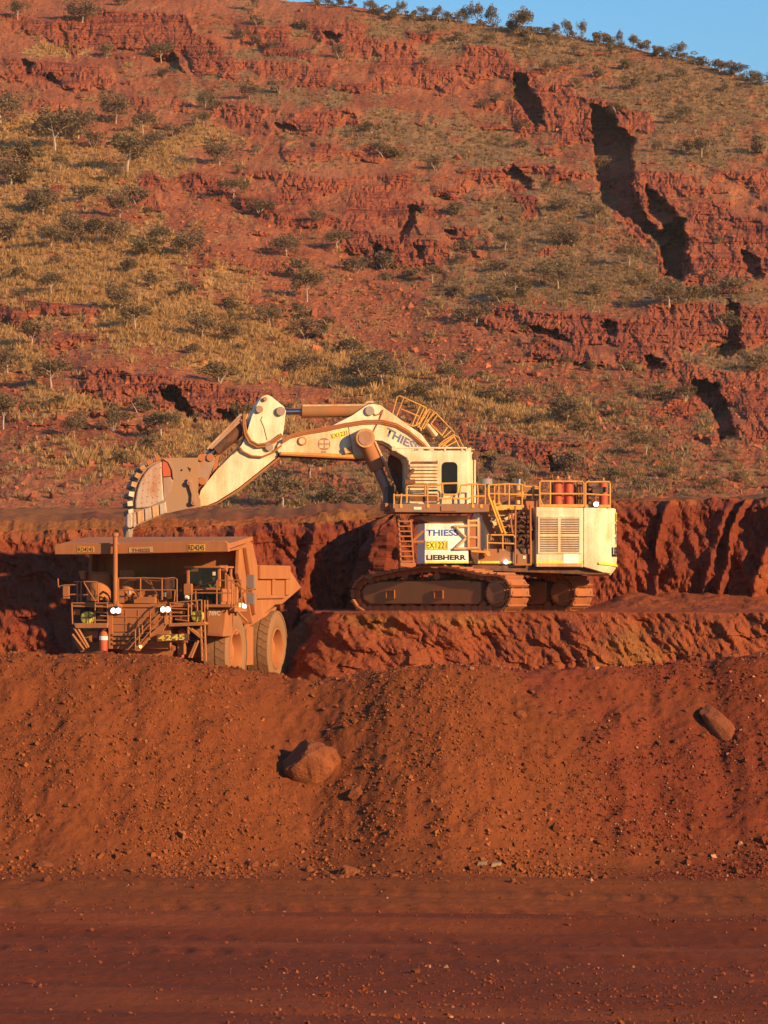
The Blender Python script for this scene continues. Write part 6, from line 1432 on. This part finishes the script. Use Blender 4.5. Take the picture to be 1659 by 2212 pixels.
trail(z1, [[(1140, 580), (1215, 525)], [(1190, 560), (1265, 640)]], 1.6, .05, 'mirror_brace')
# --- wheels
def wheel(x_, y_, nm='wheel', out=1):
    r_, w_ = 1.72, .98
    w = empty(nm, (x_, y_, r_ - .02)); w.parent = TK
    hw = w_ / 2; prof = [(.93, -hw + .06), (1.02, -hw + .005), (1.38, -hw - .03), (1.58, -hw + .02), (1.685, -hw + .07), (1.685, hw - .07), (1.58, hw - .02), (1.38, hw + .03), (1.02, hw - .005), (.93, hw - .06)]
    ty = MB().lathe((0, 0, 0), (1, 0, 0), prof, 56).build('tyre', M['rubber'], w, 0, True)
    # lugs: chevron blocks left proud of the tread, each its own piece
    K = 30
    for k in range(K):
        for s_ in (-1, 1):
            a0 = 2 * math.pi * k / K + (0 if s_ < 0 else math.pi / K); da = 2 * math.pi / K * .92; pts = []
            grid = []
            for i, (ax_, sk) in enumerate(((.03, .55), (.20, .35), (.36, 0), (.475, 0))):
                for aa in (0, da): grid.append((s_ * ax_, a0 + aa + sk * 2 * math.pi / K))
            vs = [(gx_, math.sin(aa) * rr, math.cos(aa) * rr) for rr in (1.62, 1.72) for gx_, aa in grid]
            fs = []
            for i in range(3):
                b0 = i * 2; fs += [(8 + b0, 8 + b0 + 2, 8 + b0 + 3, 8 + b0 + 1), (b0, b0 + 2, 8 + b0 + 2, 8 + b0), (b0 + 1, 8 + b0 + 1, 8 + b0 + 3, b0 + 3)]
            fs += [(0, 8, 9, 1), (6, 7, 15, 14)]
            key = (k, s_)
            MB().add(vs, fs).build('tread_block', M['rubber'], w)
    rim = MB().lathe((0, 0, 0), (out, 0, 0), [(.94, hw - .07), (.93, hw - .02), (.88, hw + .0), (.85, hw - .08), (.80, hw - .40), (.55, hw - .42), (.50, hw - .30), (.34, hw - .28), (.30, hw - .20), (0, hw - .20)], 40).build('rim', TM, w, 0, True)
    mb = MB()
    for k in range(16):
        a = 2 * math.pi * k / 16; c_ = (out * (hw - .40), math.sin(a) * .67, math.cos(a) * .67); mb.cyl(c_, (c_[0] + out * .05, c_[1], c_[2]), .035, 6)
    mb.build('nut_ring', TM, w, 0, True)
    return w
def copy_wheel(src, x_, y_):
    w = src.copy(); COL.objects.link(w); w.location = (x_, y_, w.location.z); w.parent = TK
    if x_ < 0: w.rotation_euler = (0, 0, math.pi)
    for ch in src.children:
        c = ch.copy(); COL.objects.link(c); c.parent = w
        for g_ in ch.children:
            d = g_.copy(); COL.objects.link(d); d.parent = c
    return w
w1 = wheel(2.78, 3.25)
copy_wheel(w1, -2.78, 3.25)
for x_ in (3.02, 1.92, -3.02, -1.92): copy_wheel(w1, x_, 8.9)

# --- the driver, seen through the windscreen: hi-vis vest over dark clothes, hands on the wheel
px_, pz_ = (fx0 + fx1) / 2 + .15, gz0 - .35
PERS = empty('person', (0, 0, 0))
me = bpy.data.meshes.new('body')
J = [(0, 0, 0), (0, -.02, .25), (0, -.03, .48), (0, -.04, .58), (0, -.05, .70), (.20, -.03, .46), (.27, -.14, .22), (.16, -.42, .28), (.12, -.48, .29), (-.20, -.03, .46), (-.27, -.14, .22), (-.16, -.42, .28), (-.12, -.48, .29), (.10, -.35, -.02), (.12, -.55, -.40), (-.10, -.35, -.02), (-.12, -.55, -.40), (0, -.06, .80)]
Eg = [(0, 1), (1, 2), (2, 3), (3, 4), (4, 17), (2, 5), (5, 6), (6, 7), (7, 8), (2, 9), (9, 10), (10, 11), (11, 12), (0, 13), (13, 14), (0, 15), (15, 16)]
Rd = [.16, .15, .13, .06, .095, .07, .05, .04, .045, .07, .05, .04, .045, .085, .06, .085, .06, .08]
me.from_pydata(J, Eg, []); bd = link('body', me, PERS); sk2 = bd.modifiers.new('skin', 'SKIN'); bd.modifiers.new('sub', 'SUBSURF').levels = 1; bd.modifiers['sub'].render_levels = 1
if not me.skin_vertices: pass
for i, sv in enumerate(me.skin_vertices[0].data): sv.radius = (Rd[i], Rd[i]); sv.use_root = (i == 0)
me.materials.append(M['cloth'])
MB().lathe((0, -.055, .755), (0, 0, 1), [(0, -.13), (.07, -.12), (.10, -.02), (.105, .06), (.08, .11), (0, .13)], 14).build('head', M['skin'], PERS, 0, True)
MB().lathe((0, -.05, .80), (0, 0, 1), [(.115, -.01), (.118, .05), (.08, .11), (0, .13)], 14).build('cap', M['dark'], PERS, 0, True)
vv = MB()
for s_ in (-1, 1): vv.tube([(s_ * .17, -.15, .50), (s_ * .02, -.19, .30), (-s_ * .12, -.185, .08)], .032, 6)
vv.build('vest_tape', M['hivis'], PERS, 0, True)
vb = MB(); vb.tube([(-.16, -.15, .16), (0, -.20, .15), (.16, -.15, .16)], .03, 6); vb.build('vest_tape', M['hivis'], PERS, 0, True)
loc = Matrix.Translation(TO) @ Matrix.Rotation(TA, 4, 'Z') @ Vector((px_, CV + 1.0, pz_))
PERS.location = loc; PERS.rotation_euler = (0, 0, TA); tag(PERS, 'driver in a dark shirt with crossed yellow hi-vis tape, seated at the wheel', 'person')
MB().box(px_ - .28, px_ + .28, CV + .85, CV + 1.25, pz_ - .35, pz_ - .12).build('seat', M['cloth'], cabt, .04); MB().box(px_ - .27, px_ + .27, CV + 1.22, CV + 1.38, pz_ - .15, pz_ + .75).build('seat_back', M['cloth'], cabt, .04)
MB().tube([(px_ + .21 * math.cos(a), CV + .50 + .06 * math.sin(a), pz_ + .30 + .20 * math.sin(a)) for a in np.linspace(0, 2 * math.pi, 20, endpoint=False)], .018, 6, closed=True).build('steering_wheel', M['dark'], cabt, 0, True)
# ================================================================== HAZE
# low dust in the morning air: one even box of air round the whole place
mh = bpy.data.materials.new('dusty_air'); mh.use_nodes = True; n = mh.node_tree.nodes; l = mh.node_tree.links
n.remove(n['Principled BSDF']); pv_ = n.new('ShaderNodeVolumePrincipled'); pv_.inputs['Color'].default_value = (.93, .86, .80, 1); pv_.inputs['Density'].default_value = .000045; pv_.inputs['Anisotropy'].default_value = 0.0
l.new(pv_.outputs[0], n['Material Output'].inputs['Volume'])
top = float(HZ.max()) + 25
hz = MB().box(-900, 900, -120, 1400, -20, top).build('haze', mh); tag(hz, 'thin dusty haze in the air over the mine', 'haze', None, 'stuff')
